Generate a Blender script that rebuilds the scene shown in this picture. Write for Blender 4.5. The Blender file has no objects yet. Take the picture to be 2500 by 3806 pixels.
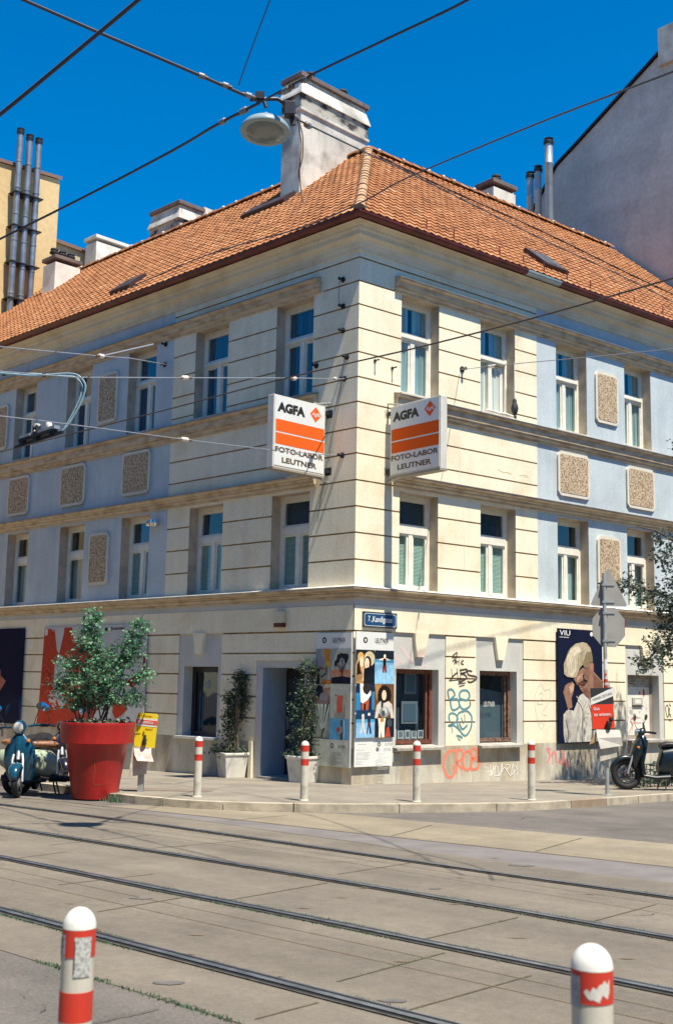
import bpy, math, random
from mathutils import Vector, Matrix
random.seed(7)
R=math.radians; sin=math.sin; cos=math.cos; pi=math.pi
sc=bpy.context.scene
col=sc.collection
# ------------------------------------------------------------ camera
PITCH=R(8.335); ROLL=R(1.064); CAM_H=1.887
cam=bpy.data.objects.new('camera',bpy.data.cameras.new('camera')); col.objects.link(cam)
cd=cam.data; cd.sensor_fit='VERTICAL'; cd.sensor_height=36; cd.lens=36*4305.54/3806
cd.clip_start=.05; cd.clip_end=3000
_f=Vector((0,cos(PITCH),sin(PITCH))); _u=Vector((0,-sin(PITCH),cos(PITCH))); _r=Vector((1,0,0))
_ax=_r*cos(ROLL)+_u*sin(ROLL); _ay=-_r*sin(ROLL)+_u*cos(ROLL)
m=Matrix((_ax,_ay,-_f)).transposed().to_4x4(); m.translation=Vector((0,0,CAM_H)); cam.matrix_world=m
sc.camera=cam
cd.dof.use_dof=True; cd.dof.focus_distance=21.5; cd.dof.aperture_fstop=4.5
# ------------------------------------------------------------ sky, sun, exposure
SUN_AZ=R(128.3); SUN_EL=R(65)
w=bpy.data.worlds.new('World'); sc.world=w; w.use_nodes=True
nt=w.node_tree; bg=nt.nodes['Background']
sky=nt.nodes.new('ShaderNodeTexSky'); sky.sky_type='NISHITA'; sky.sun_disc=False
sky.sun_elevation=SUN_EL; sky.sun_rotation=R(140.5); sky.altitude=200; sky.air_density=1.0; sky.dust_density=0.2; sky.ozone_density=6.0
hs=nt.nodes.new('ShaderNodeHueSaturation'); hs.inputs['Saturation'].default_value=1.48; hs.inputs['Value'].default_value=1.0; hs.inputs['Hue'].default_value=.497
nt.links.new(sky.outputs[0],hs.inputs['Color']); nt.links.new(hs.outputs[0],bg.inputs[0]); bg.inputs[1].default_value=.104
sl=bpy.data.lights.new('sun','SUN'); sl.energy=5.0; sl.angle=R(.5); sl.color=(1,.92,.77)
so=bpy.data.objects.new('sun',sl); col.objects.link(so)
d=Vector((cos(SUN_EL)*cos(SUN_AZ),cos(SUN_EL)*sin(SUN_AZ),-sin(SUN_EL)))
so.rotation_euler=d.to_track_quat('-Z','Y').to_euler(); so.location=(20,-20,40)
vs=sc.view_settings; vs.view_transform='Standard'; vs.look='None'; vs.gamma=1; vs.exposure=.76; vs.use_curve_mapping=False
sc.render.engine='CYCLES'
# ------------------------------------------------------------ frames
tL=R(135.272248); tR=R(39.647069); D0=22.0; az=R(.9530959)
C=Vector((D0*sin(az),D0*cos(az),0))
dL=Vector((cos(tL),sin(tL),0)); dR=Vector((cos(tR),sin(tR),0))
nL=Vector((cos(tL+pi/2),sin(tL+pi/2),0)); nR=Vector((cos(tR-pi/2),sin(tR-pi/2),0))
MR=Matrix.Rotation(tR,4,'Z')           # x right along the right facade, y inward
ML=Matrix.Rotation(tL-pi,4,'Z')        # x right along the left facade (= -u), y inward
MC=Matrix.Translation(C)
def FR(u,v,z): return C+dR*u+nR*v+Vector((0,0,z))
def FL(u,v,z): return C+dL*u+nL*v+Vector((0,0,z))
def FF(s,u,v,z): return FR(u,v,z) if s=='R' else FL(u,v,z)
def cp(o):   # point offset outward by o from both facades (relative to C)
    a=nL.x*nR.y-nL.y*nR.x
    return Vector(((o*nR.y-nL.y*o)/a,(nL.x*o-o*nR.x)/a,0))
def zr(y):
    y=max(-2,min(y,29)); return .01-.015*(y-18.4) if y<18.4 else .01-.034*(y-18.4)
# ------------------------------------------------------------ materials
def lin(c):
    if isinstance(c,str):
        c=[int(c[i:i+2],16)/255 for i in (0,2,4)]
        c=[x/12.92 if x<=.04045 else ((x+.055)/1.055)**2.4 for x in c]
    return tuple(c)
MATS={}
def mat(name,c,rough=.8,amp=0,scale=3,bump=0,bscale=None,metal=0,spec=.5,c2=None,stretch=None,detail=6,coat=0,lo=.35,hi=.65,gr=None):
    if name in MATS: return MATS[name]
    m=bpy.data.materials.new(name); MATS[name]=m; m.use_nodes=True; n=m.node_tree.nodes; l=m.node_tree.links
    b=n['Principled BSDF']; c=lin(c)
    b.inputs['Base Color'].default_value=(*c,1); b.inputs['Roughness'].default_value=rough; b.inputs['Metallic'].default_value=metal
    b.inputs['Specular IOR Level'].default_value=spec; b.inputs['Coat Weight'].default_value=coat
    if amp or bump or c2:
        tc=n.new('ShaderNodeTexCoord'); mp=n.new('ShaderNodeMapping'); l.new(tc.outputs['Object'],mp.inputs[0])
        if stretch: mp.inputs['Scale'].default_value=stretch
        if amp or c2:
            t=n.new('ShaderNodeTexNoise'); t.inputs['Scale'].default_value=scale; t.inputs['Detail'].default_value=detail; l.new(mp.outputs[0],t.inputs[0])
            r=n.new('ShaderNodeValToRGB'); l.new(t.outputs[0],r.inputs[0])
            r.color_ramp.elements[0].position=lo; r.color_ramp.elements[1].position=hi
            a=lin(c2) if c2 else tuple(x*(1-amp) for x in c); e=c if c2 else tuple(min(1,x*(1+amp*.6)) for x in c)
            r.color_ramp.elements[0].color=(*a,1); r.color_ramp.elements[1].color=(*e,1)
            # fine grain on top
            t2=n.new('ShaderNodeTexNoise'); t2.inputs['Scale'].default_value=scale*23; t2.inputs['Detail'].default_value=3; l.new(tc.outputs['Object'],t2.inputs[0])
            mr=n.new('ShaderNodeMapRange'); mr.inputs[1].default_value=.3; mr.inputs[2].default_value=.7; mr.inputs[3].default_value=1-.09; mr.inputs[4].default_value=1+.07; l.new(t2.outputs[0],mr.inputs[0])
            mx=n.new('ShaderNodeMix'); mx.data_type='RGBA'; mx.blend_type='MULTIPLY'; mx.inputs[0].default_value=1
            l.new(r.outputs[0],mx.inputs[6]); l.new(mr.outputs[0],mx.inputs[7]); out=mx.outputs[2]
            if gr:
                for q,(gs,ga,gst,grz) in enumerate(gr):
                    m2=n.new('ShaderNodeMapping'); m2.inputs['Rotation'].default_value=(0,0,grz); l.new(tc.outputs['Object'],m2.inputs[0])
                    m3=n.new('ShaderNodeMapping'); m3.inputs['Scale'].default_value=gst; m3.inputs['Location'].default_value=(q*7.3,q*3.1,q); l.new(m2.outputs[0],m3.inputs[0])
                    t4=n.new('ShaderNodeTexNoise'); t4.inputs['Scale'].default_value=gs; t4.inputs['Detail'].default_value=7; t4.inputs['Roughness'].default_value=.62; l.new(m3.outputs[0],t4.inputs[0])
                    r4=n.new('ShaderNodeMapRange'); r4.inputs[1].default_value=.36; r4.inputs[2].default_value=.60; r4.inputs[3].default_value=1-ga; r4.inputs[4].default_value=1; l.new(t4.outputs[0],r4.inputs[0])
                    x4=n.new('ShaderNodeMix'); x4.data_type='RGBA'; x4.blend_type='MULTIPLY'; x4.inputs[0].default_value=1; l.new(out,x4.inputs[6]); l.new(r4.outputs[0],x4.inputs[7]); out=x4.outputs[2]
            l.new(out,b.inputs['Base Color'])
        if bump:
            t3=n.new('ShaderNodeTexNoise'); t3.inputs['Scale'].default_value=bscale or 40; t3.inputs['Detail'].default_value=4; l.new(tc.outputs['Object'],t3.inputs[0])
            bp=n.new('ShaderNodeBump'); bp.inputs['Strength'].default_value=bump; bp.inputs['Distance'].default_value=.02; l.new(t3.outputs[0],bp.inputs['Height']); l.new(bp.outputs[0],b.inputs['Normal'])
    return m
def P(name,c,**k): return mat(name,c,**k)
cream=mat('cream plaster',(.88,.80,.60),.9,c2=(.78,.66,.45),scale=1.1,bump=.25,bscale=60,lo=.28,hi=.50,gr=[(1.6,.08,(2.6,2.6,.22),0),(.5,.05,(1,1,1),0)])
blue=mat('blue plaster',(.53,.60,.62),.9,c2=(.44,.50,.53),scale=1.1,bump=.25,bscale=60,lo=.3,hi=.6,gr=[(1.6,.08,(2.6,2.6,.22),0)])
grey=mat('grey plaster',(.58,.58,.55),.9,c2=(.50,.49,.45),scale=1.6,bump=.2,bscale=60)
plinthm=mat('plinth plaster',(.60,.56,.46),.9,c2=(.44,.37,.26),scale=1.3,bump=.3,bscale=50,stretch=(1,1,.6),lo=.38,hi=.55,gr=[(2.2,.25,(2,2,.6),0)])
groovem=mat('groove',(.50,.35,.14),.95,amp=.3,scale=4)
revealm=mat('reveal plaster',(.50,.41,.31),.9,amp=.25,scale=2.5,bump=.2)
trim=mat('trim stucco',(.58,.47,.33),.9,c2=(.38,.27,.17),scale=3.2,bump=.25,stretch=(1,1,3),lo=.30,hi=.56)
cornm=mat('cornice stucco',(.76,.67,.50),.9,c2=(.60,.49,.34),scale=1.4,bump=.2,stretch=(1,1,2),lo=.3,hi=.55)
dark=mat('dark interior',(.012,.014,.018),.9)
framew=mat('white window paint',(.78,.75,.65),.45,amp=.08,scale=6)
roughc=mat('rough cast',(.58,.46,.32),1,c2=(.26,.17,.09),scale=24,bump=1,bscale=45,lo=.40,hi=.56,detail=3)
panelw=mat('panel border',(.66,.61,.50),.85,amp=.08)
metalg=mat('galvanised metal',(.42,.44,.45),.45,amp=.15,scale=8,metal=.6)
darkmetal=mat('dark metal',(.035,.035,.04),.5,metal=.5)
black=mat('black rubber',(.012,.012,.013),.75,amp=.2,scale=20)
chrome=mat('chrome',(.7,.7,.7),.12,metal=1)
def glassm(name,tint,mixv):
    m=bpy.data.materials.new(name); m.use_nodes=True; n=m.node_tree.nodes; l=m.node_tree.links
    n.remove(n['Principled BSDF']); o=n['Material Output']
    t=n.new('ShaderNodeBsdfTransparent'); t.inputs[0].default_value=(*tint,1)
    g=n.new('ShaderNodeBsdfGlossy'); g.inputs['Roughness'].default_value=.02; g.inputs[0].default_value=(.9,.95,1,1)
    lw=n.new('ShaderNodeLayerWeight'); lw.inputs[0].default_value=.5; fr=n.new('ShaderNodeMath'); fr.operation='MULTIPLY'; pw=n.new('ShaderNodeMath'); pw.operation='POWER'; pw.inputs[1].default_value=3; l.new(lw.outputs['Facing'],pw.inputs[0]); l.new(pw.outputs[0],fr.inputs[0]); fr.inputs[1].default_value=.55
    ma=n.new('ShaderNodeMath'); ma.operation='ADD'; ma.inputs[1].default_value=mixv; l.new(fr.outputs[0],ma.inputs[0])
    tc=n.new('ShaderNodeTexCoord'); tx=n.new('ShaderNodeTexNoise'); tx.inputs['Scale'].default_value=1.5; l.new(tc.outputs['Object'],tx.inputs[0])
    bp=n.new('ShaderNodeBump'); bp.inputs['Strength'].default_value=.15; bp.inputs['Distance'].default_value=.02; l.new(tx.outputs[0],bp.inputs['Height']); l.new(bp.outputs[0],g.inputs['Normal'])
    x=n.new('ShaderNodeMixShader'); l.new(ma.outputs[0],x.inputs[0]); l.new(t.outputs[0],x.inputs[1]); l.new(g.outputs[0],x.inputs[2]); l.new(x.outputs[0],o.inputs[0]); return m
glass=glassm('window glass',(.72,.84,.85),.07)
shopglass=glassm('shop glass',(.70,.78,.82),.06)
# ------------------------------------------------------------ mesh builder
class MB:
    def __init__(s,M=None): s.v=[];s.f=[];s.mi=[];s.M=M;s.ca=None
    def add(s,vs,fs,mi=0,T=None):
        o=len(s.v); M=s.M
        if T is not None: M=T if M is None else M@T
        s.v+= [M@Vector(p) if M is not None else Vector(p) for p in vs]
        s.f+= [tuple(i+o for i in f) for f in fs]
        s.mi+= [mi]*len(fs) if not isinstance(mi,list) else mi
        return s
    def quad(s,a,b,c,d,mi=0): return s.add([a,b,c,d],[(0,1,2,3)],mi)
    def box(s,x0,x1,y0,y1,z0,z1,mi=0,T=None):
        return s.add([(x0,y0,z0),(x1,y0,z0),(x1,y1,z0),(x0,y1,z0),(x0,y0,z1),(x1,y0,z1),(x1,y1,z1),(x0,y1,z1)],
         [(0,3,2,1),(4,5,6,7),(0,1,5,4),(1,2,6,5),(2,3,7,6),(3,0,4,7)],mi,T)
    def prism(s,pts,y0,y1,mi=0,T=None):   # polygon in x,z extruded in y
        n=len(pts); vs=[(x,y0,z) for x,z in pts]+[(x,y1,z) for x,z in pts]
        fs=[tuple(range(n)),tuple(range(2*n-1,n-1,-1))]+[(i,(i+1)%n,n+(i+1)%n,n+i) for i in range(n)]
        return s.add(vs,fs,mi,T)
    def poly(s,pts,y,mi=0,T=None): return s.add([(x,y,z) for x,z in pts],[tuple(range(len(pts)))],mi,T)
    def lathe(s,prof,n=20,mi=0,T=None,c=(0,0)):
        vs=[];fs=[];mm=[]
        for r,z in prof:
            for k in range(n):
                a=2*pi*k/n; vs.append((c[0]+r*cos(a),c[1]+r*sin(a),z))
        for i in range(len(prof)-1):
            for k in range(n):
                k2=(k+1)%n; fs.append((i*n+k,i*n+k2,(i+1)*n+k2,(i+1)*n+k)); mm.append(mi[i] if isinstance(mi,list) else mi)
        if prof[0][0]>1e-4: fs.append(tuple(range(n-1,-1,-1))); mm.append(mi[0] if isinstance(mi,list) else mi)
        if prof[-1][0]>1e-4: fs.append(tuple(range((len(prof)-1)*n,len(prof)*n))); mm.append(mi[-1] if isinstance(mi,list) else mi)
        return s.add(vs,fs,mm,T)
    def tube(s,pts,r,n=8,mi=0,T=None,cap=True):
        pts=[Vector(p) for p in pts]; vs=[];fs=[]; up=None
        for i,p in enumerate(pts):
            t=(pts[min(i+1,len(pts)-1)]-pts[max(i-1,0)]).normalized()
            if up is None: up=t.orthogonal().normalized()
            else:
                up=(up-t*up.dot(t)); up=up.normalized() if up.length>1e-5 else t.orthogonal().normalized()
            q=t.cross(up); rr=r[i] if isinstance(r,(list,tuple)) else r
            for k in range(n):
                a=2*pi*k/n; vs.append(tuple(p+(up*cos(a)+q*sin(a))*rr))
        for i in range(len(pts)-1):
            for k in range(n): fs.append((i*n+k,i*n+(k+1)%n,(i+1)*n+(k+1)%n,(i+1)*n+k))
        if cap: fs+= [tuple(range(n-1,-1,-1)),tuple(range((len(pts)-1)*n,len(pts)*n))]
        return s.add(vs,fs,mi,T)
    def loft(s,rings,mi=0,T=None):   # each ring: (center, halfw vec, halfh vec); superellipse skin
        n=16; vs=[];fs=[]
        for c_,a_,b_ in rings:
            c_=Vector(c_);a_=Vector(a_);b_=Vector(b_)
            for k in range(n):
                t=2*pi*k/n; ct,st=cos(t),sin(t)
                e=.8
                vs.append(tuple(c_+a_*(abs(ct)**e*(1 if ct>0 else -1))+b_*(abs(st)**e*(1 if st>0 else -1))))
        for i in range(len(rings)-1):
            for k in range(n): fs.append((i*n+k,i*n+(k+1)%n,(i+1)*n+(k+1)%n,(i+1)*n+k))
        fs+= [tuple(range(n-1,-1,-1)),tuple(range((len(rings)-1)*n,len(rings)*n))]
        return s.add(vs,fs,mi,T)
    def torus(s,c,R_,r,n=28,k=10,mi=0,axis='y',T=None):
        pts=[]
        vs=[];fs=[]
        for i in range(n):
            a=2*pi*i/n
            for j in range(k):
                b=2*pi*j/k; q=R_+r*cos(b); h=r*sin(b)
                if axis=='y': vs.append((c[0]+q*cos(a),c[1]+h,c[2]+q*sin(a)))
                else: vs.append((c[0]+q*cos(a),c[1]+q*sin(a),c[2]+h))
        for i in range(n):
            for j in range(k): fs.append((i*k+j,i*k+(j+1)%k,((i+1)%n)*k+(j+1)%k,((i+1)%n)*k+j))
        return s.add(vs,fs,mi,T)
    def text(s,t,x,z,h,w=None,y=-.002,mi=0,bold=0,align='LEFT',rot=0,shear=0,T=None):
        cu=bpy.data.curves.new('t','FONT'); cu.body=t; cu.size=1; cu.offset=bold; cu.resolution_u=3; cu.shear=shear
        o=bpy.data.objects.new('t',cu); me=bpy.data.meshes.new_from_object(o)
        vs=[v.co.copy() for v in me.vertices]; fs=[tuple(p.vertices) for p in me.polygons]
        bpy.data.objects.remove(o); bpy.data.curves.remove(cu); bpy.data.meshes.remove(me)
        if not vs: return s
        x0=min(v.x for v in vs);x1=max(v.x for v in vs);y0=min(v.y for v in vs);y1=max(v.y for v in vs)
        sy=h/(y1-y0); sx=(w/(x1-x0)) if w else sy
        ww=(x1-x0)*sx; ox=x if align=='LEFT' else (x-ww/2 if align=='CENTER' else x-ww)
        out=[]
        for v in vs:
            a=(v.x-x0)*sx; b=(v.y-y0)*sy; out.append((ox+a*cos(rot)-b*sin(rot),y,z+a*sin(rot)+b*cos(rot)))
        return s.add(out,fs,mi,T)
    def stroke(s,pts,w,y=-.003,mi=0,smooth=True,T=None):
        if smooth and len(pts)>2:
            q=[]; n=len(pts)
            for i in range(n-1):
                p0=pts[max(i-1,0)];p1=pts[i];p2=pts[i+1];p3=pts[min(i+2,n-1)]
                for k in range(5):
                    t=k/5; q.append(tuple(.5*((2*p1[j])+(-p0[j]+p2[j])*t+(2*p0[j]-5*p1[j]+4*p2[j]-p3[j])*t*t+(-p0[j]+3*p1[j]-3*p2[j]+p3[j])*t**3) for j in (0,1)))
            q.append(pts[-1]); pts=q
        vs=[];fs=[]
        for i,p in enumerate(pts):
            a=pts[max(i-1,0)];b=pts[min(i+1,len(pts)-1)]; dx=b[0]-a[0];dz=b[1]-a[1]; L=math.hypot(dx,dz) or 1
            ww=w*.5*(1 if 0<i<len(pts)-1 else .5)
            vs+=[(p[0]-dz/L*ww,y,p[1]+dx/L*ww),(p[0]+dz/L*ww,y,p[1]-dx/L*ww)]
        for i in range(len(pts)-1): fs.append((2*i,2*i+1,2*i+3,2*i+2))
        return s.add(vs,fs,mi,T)
    def obj(s,name,mats,parent=None,smooth=False,loc=None,bevel=0):
        me=bpy.data.meshes.new(name); me.from_pydata([tuple(v) for v in s.v],[],s.f)
        for m in (mats if isinstance(mats,(list,tuple)) else [mats]): me.materials.append(m)
        me.polygons.foreach_set('material_index',s.mi)
        if s.ca is not None:
            at=me.color_attributes.new('tint','FLOAT_COLOR','CORNER'); i=0
            buf=[]
            for p,c in zip(me.polygons,s.ca):
                buf+= [c,c,c,1]*len(p.vertices)
            at.data.foreach_set('color',buf)
        if smooth:
            me.polygons.foreach_set('use_smooth',[True]*len(me.polygons))
            try: me.set_sharp_from_angle(angle=R(40))
            except Exception: pass
        me.update(); o=bpy.data.objects.new(name,me); col.objects.link(o)
        if parent: o.parent=parent
        if loc is not None: o.location=loc
        if bevel:
            b=o.modifiers.new('b','BEVEL'); b.width=bevel; b.segments=2; b.limit_method='ANGLE'
        return o
def tag(o,label=None,cat=None,group=None,kind=None):
    if label: o['label']=label
    if cat: o['category']=cat
    if group: o['group']=group
    if kind: o['kind']=kind
    return o
def empty(name,loc,rz=0,label=None,cat=None,group=None):
    o=bpy.data.objects.new(name,None); col.objects.link(o); o.location=loc; o.rotation_euler=(0,0,rz); o.empty_display_size=.2
    return tag(o,label,cat,group)
def copy_tree(o,parent=None):
    c=o.copy(); col.objects.link(c); c.parent=parent
    for ch in [x for x in bpy.data.objects if x.parent==o]: copy_tree(ch,c)
    return c
# ------------------------------------------------------------ ground, road, rails
asph=mat('asphalt',(.185,.165,.145),.92,c2=(.14,.128,.115),scale=1.5,bump=.5,bscale=90,lo=.3,hi=.62,gr=[(.5,.22,(.25,1.6,1),R(40)),(2.5,.12,(1,1,1),0),(48,.3,(1,1,1),0)])
asph2=mat('asphalt patch',(.19,.175,.165),.92,c2=(.15,.135,.13),scale=2.5,bump=.5,bscale=100)
conc=mat('track concrete',(.225,.192,.148),.9,c2=(.182,.156,.123),scale=.9,bump=.4,bscale=80,lo=.3,hi=.62,gr=[(.9,.22,(.12,1.6,1),R(41)),(1.3,.16,(1,1,1),0),(7,.10,(1,1,1),0),(70,.16,(1,1,1),0)])
conc2=mat('pale concrete lane',(.31,.26,.18),.9,c2=(.255,.215,.155),scale=.8,bump=.3,bscale=80,gr=[(.9,.2,(.2,1.6,1),R(41)),(3,.12,(1,1,1),0),(70,.16,(1,1,1),0)])
pave=mat('pavement asphalt',(.30,.265,.21),.92,c2=(.235,.205,.165),scale=1.1,bump=.4,bscale=90,lo=.3,hi=.6,gr=[(1.2,.18,(1,1,1),0),(5,.1,(1,1,1),0),(70,.16,(1,1,1),0)])
kerbm=mat('granite kerb',(.43,.375,.285),.85,amp=.25,scale=5,bump=.3)
jointm=mat('joint filler',(.10,.085,.045),.95,amp=.3,scale=9)
faintbrown=mat('faint brown',(.19,.14,.085),.95,amp=.2)
grimem=mat('rail bed tar',(.075,.07,.062),.9,amp=.4,scale=10,bump=.4)
steel=mat('rail steel',(.20,.23,.27),.33,amp=.35,scale=9,metal=.55)
railblack=mat('rail groove black',(.008,.008,.009),.9)
g=MB(); xs=[-200,-60,-30]+[-20+2*i for i in range(21)]+[30,60,200]; ys=[-200,-40,-10,-2,2,6,10,14,18.4,22,25,29,40,80,400]
for y in ys:
    for x in xs: g.v.append(Vector((x,y,zr(y))))
n=len(xs)
for j in range(len(ys)-1):
    for i in range(n-1): g.f.append((j*n+i,j*n+i+1,(j+1)*n+i+1,(j+1)*n+i)); g.mi.append(0)
tag(g.obj('road',asph),kind='structure')
def resample(pts,n):
    L=[0]
    for a,b in zip(pts,pts[1:]): L.append(L[-1]+math.hypot(b[0]-a[0],b[1]-a[1]))
    out=[]
    for k in range(n+1):
        t=L[-1]*k/n; i=0
        while i<len(L)-2 and L[i+1]<t: i+=1
        q=(t-L[i])/(L[i+1]-L[i]) if L[i+1]>L[i] else 0
        out.append((pts[i][0]+(pts[i+1][0]-pts[i][0])*q,pts[i][1]+(pts[i+1][1]-pts[i][1])*q))
    return out
def strip(mb,A,B,h,n=60,mi=0,across=1):
    A=resample(A,n);B=resample(B,n); vs=[];fs=[]
    for a,b in zip(A,B):
        for k in range(across+1):
            t=k/across; x=a[0]+(b[0]-a[0])*t; y=a[1]+(b[1]-a[1])*t; vs.append((x,y,zr(y)+h))
    w_=across+1
    for i in range(n):
        for k in range(across): fs.append((i*w_+k,(i+1)*w_+k,(i+1)*w_+k+1,i*w_+k+1))
    mb.add(vs,fs,mi)
def offs(pts,o):  # offset polyline sideways in plan (positive = to the far side)
    out=[]
    for i,p in enumerate(pts):
        a=pts[max(0,i-1)];b=pts[min(len(pts)-1,i+1)]; dx,dy=b[0]-a[0],b[1]-a[1]; L=math.hypot(dx,dy); out.append((p[0]-dy/L*o,p[1]+dx/L*o))
    return out
def ext(pts,l0,l1):
    a,b=pts[0],pts[1]; L=math.hypot(a[0]-b[0],a[1]-b[1]); p=(a[0]+(a[0]-b[0])/L*l0,a[1]+(a[1]-b[1])/L*l0)
    a,b=pts[-1],pts[-2]; L=math.hypot(a[0]-b[0],a[1]-b[1]); q=(a[0]+(a[0]-b[0])/L*l1,a[1]+(a[1]-b[1])/L*l1)
    return [p]+list(pts)+[q]
RAILS=[[(-4.804,17.273),(-2.2,15.0),(.067,12.779),(1.60,11.28),(2.95,10.03)],
 [(-3.99,14.407),(-1.72,12.33),(.061,10.664),(1.395,9.38),(2.45,8.30)],
 [(-3.245,11.78),(-1.38,10.0),(.055,8.658),(.83,7.90),(1.97,6.80)],
 [(-2.444,8.956),(-1.543,8.08),(.02,6.60),(.534,6.12)]]
RAILS=[ext(r,26,12) for r in RAILS]
near=ext([(-2.071,7.642),(-1.136,6.745),(-.497,6.134)],26,14)
slo=ext([(-2.213,16.182),(.07,13.841),(1.807,12.103),(2.45,11.5),(3.15,10.95)],26,12)
shi=ext([(-3.393,17.40),(-1.552,16.014),(.074,15.098-.45),(2.084,13.05),(3.441,11.95)],26,12)
stp=ext([(-2.746,17.6),(-1.3,17.0),(.081,16.9),(2.578,15.0),(4.09,13.9)],0,12)
cb=MB(); strip(cb,near,slo,.004,120,0,6); tag(cb.obj('track_slabs',conc),kind='structure')
cb=MB(); strip(cb,slo,shi,.004,120,0,1); tag(cb.obj('asphalt_strip',asph2),kind='structure')
cb=MB(); strip(cb,offs(shi,.03)[1:],stp[1:],.004,60,0,2); tag(cb.obj('pale_lane',conc2),kind='structure')
jt=MB()
def joint(p,q,wd=.014,mi=0,h=.008):
    strip(jt,[p,q],[(p[0]+wd*.7,p[1]-wd*.7),(q[0]+wd*.7,q[1]-wd*.7)],h,6,mi)
for p,q in [((-1.73,8.985),(-1.178,9.691)),((-.798,9.601),(-.021,10.569)),((.062,11.086),(.795,11.938)),((.638,8.198),(1.42,9.084)),((1.912,8.919),(2.647,9.77)),((.05,6.96),(.745,7.789)),((-.367,6.142),(-.052,6.491)),((.705,14.2),(1.313,15.55)),((2.211,13.0),(3.027,14.4)),((-3.6,11.0),(-2.7,12.3)),((-3.0,12.8),(-2.1,13.9)),((-2.3,10.2),(-1.6,10.9)),((-1.35,15.6),(-.6,16.5)),((-1.9,12.7),(-.9,13.6)),((.4,6.35),(1.2,7.2))]: joint(p,q)
for pts in ([(-3.052,11.099),(.054,8.167),(1.5,6.75)],[(-2.7,10.35),(.05,7.75),(.9,6.95)],[(-4.4,15.9),(.066,12.0),(2.6,9.35)],[(-4.5,16.4),(.07,12.36),(2.75,9.75)]):  # thin brown lines running along the slabs
    e=ext(pts,20,8); strip(jt,e,offs(e,.010),.008,80,1)
e=offs(shi,.0); strip(jt,e,offs(e,.03),.010,80,1)
tag(jt.obj('slab_joints_and_lines',[jointm,faintbrown]),kind='structure')
# small dark slots in the slabs
sl_=MB()
for x,y in [(-1.0,11.6),(-.35,10.9),(.3,10.3),(1.0,9.6),(-.2,9.3),(.45,7.5),(-.9,7.6),(-.3,7.05),(1.3,8.3),(1.9,7.7),(1.2,11.0),(2.2,10.2),(-2.0,9.3),(-1.6,12.9),(-.9,8.2),(.9,12.5),(-2.6,13.6),(.1,9.8),(1.7,12.4)]:
    a=R(random.uniform(-8,8)); L=random.uniform(.05,.09)
    sl_.add([(x-L,y,zr(y)+.009),(x,y-.016,zr(y)+.009),(x+L,y,zr(y)+.009),(x,y+.016,zr(y)+.009)],[(0,1,2,3)],0)
tag(sl_.obj('slab_slots',[faintbrown,asph2]),kind='structure')
for i,r in enumerate(RAILS):
    e=empty('tram_rail',(0,0,0),0,['steel tram rail farthest from the camera','second tram rail counted from the far kerb','third tram rail counted from the far kerb','nearest steel tram rail running past the white bollard tops'][i],'rail','tram rails set in concrete')
    b=MB(); strip(b,offs(r,-.07),offs(r,.075),.012,160,0); b.obj('rail_bed',grimem,e)
    b=MB()
    for o0,o1,h,mi in ((-.028,.018,.020,0),(.060,.072,.017,0),(.018,.060,.014,1),(-.05,-.028,.013,1)): strip(b,offs(r,o0),offs(r,o1),h,160,mi)
    b.obj('rail_head',[steel,railblack],e)
# pavement and kerb
KB=[(-16.5,32.5),(-9,24.6),(-5.2,20.7),(-4.1,19.45),(-3.75,18.75),(-3.59,18.402),(-2.9,17.75),(-1.977,17.2),(-1.4,17.03),(-.787,16.95),(-.1,17.0),(.506,17.1),(1.834,17.42),(3.124,17.95),(3.9,18.65),(6.032,20.9),(8.5,23.2),(18,31.1)]
KIN=offs(KB,.17)
IN=[tuple((C+dL*19+nL*-.8).xy),tuple((C+cp(-.8)).xy),tuple((C+dR*15+nR*-.8).xy)]
pv=MB(); A=resample(KIN,110); B=resample(IN,110); vs=[];fs=[]
for a,b in zip(A,B):
    for k in range(19):
        t=k/18; x=a[0]+(b[0]-a[0])*t; y=a[1]+(b[1]-a[1])*t; vs.append((x,y,zr(y)+.11))
for i in range(110):
    for k in range(18): fs.append((i*19+k,(i+1)*19+k,(i+1)*19+k+1,i*19+k+1))
pv.add(vs,fs); tag(pv.obj('pavement',pave),kind='structure')
kb=MB(); rs=resample(KB,90); ri_=offs(rs,.17); seg=0
i=0
while i<90:
    j=min(90,i+random.choice([2,2,3])); dz=random.uniform(-.004,.006)
    for k in range(i,j):
        for side in (0,1):
            pass
        a,b=rs[k],rs[k+1]; c_,d_=ri_[k+1],ri_[k]
        if k==i: t=.03; a=(a[0]+(b[0]-a[0])*t,a[1]+(b[1]-a[1])*t); d_=(d_[0]+(c_[0]-d_[0])*t,d_[1]+(c_[1]-d_[1])*t)
        H=.115+dz
        vs=[(p[0],p[1],zr(p[1])-.02) for p in (a,b,c_,d_)]+[(p[0],p[1],zr(p[1])+H) for p in (a,b,c_,d_)]
        kb.add(vs,[(0,1,5,4),(1,2,6,5),(2,3,7,6),(3,0,4,7),(4,5,6,7)],0 if random.random()>.1 else 1)
    i=j
tag(kb.obj('kerb',[kerbm,mat('dark kerbstone',(.30,.22,.15),.85,amp=.2)],bevel=.0),kind='structure')
st=MB()
for (x,y,rx,ry) in [(-.9,6.85,.10,.03),(.35,6.55,.08,.025),(-1.5,9.6,.10,.03),(1.9,11.9,.14,.04),(-2.7,15.2,.2,.05),(.9,10.35,.06,.02)]:
    st.add([(x+rx*cos(t)*random.uniform(.75,1.1),y+ry*sin(t)*random.uniform(.75,1.1)*1.6,zr(y+ry*sin(t))+.0085) for t in [2*pi*k/14 for k in range(14)]],[tuple(range(14))])
tag(st.obj('road_stain',mat('dark stain',(.13,.12,.11),.8,amp=.25,scale=9)),kind='structure')
ck=MB(); random.seed(21)
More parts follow.
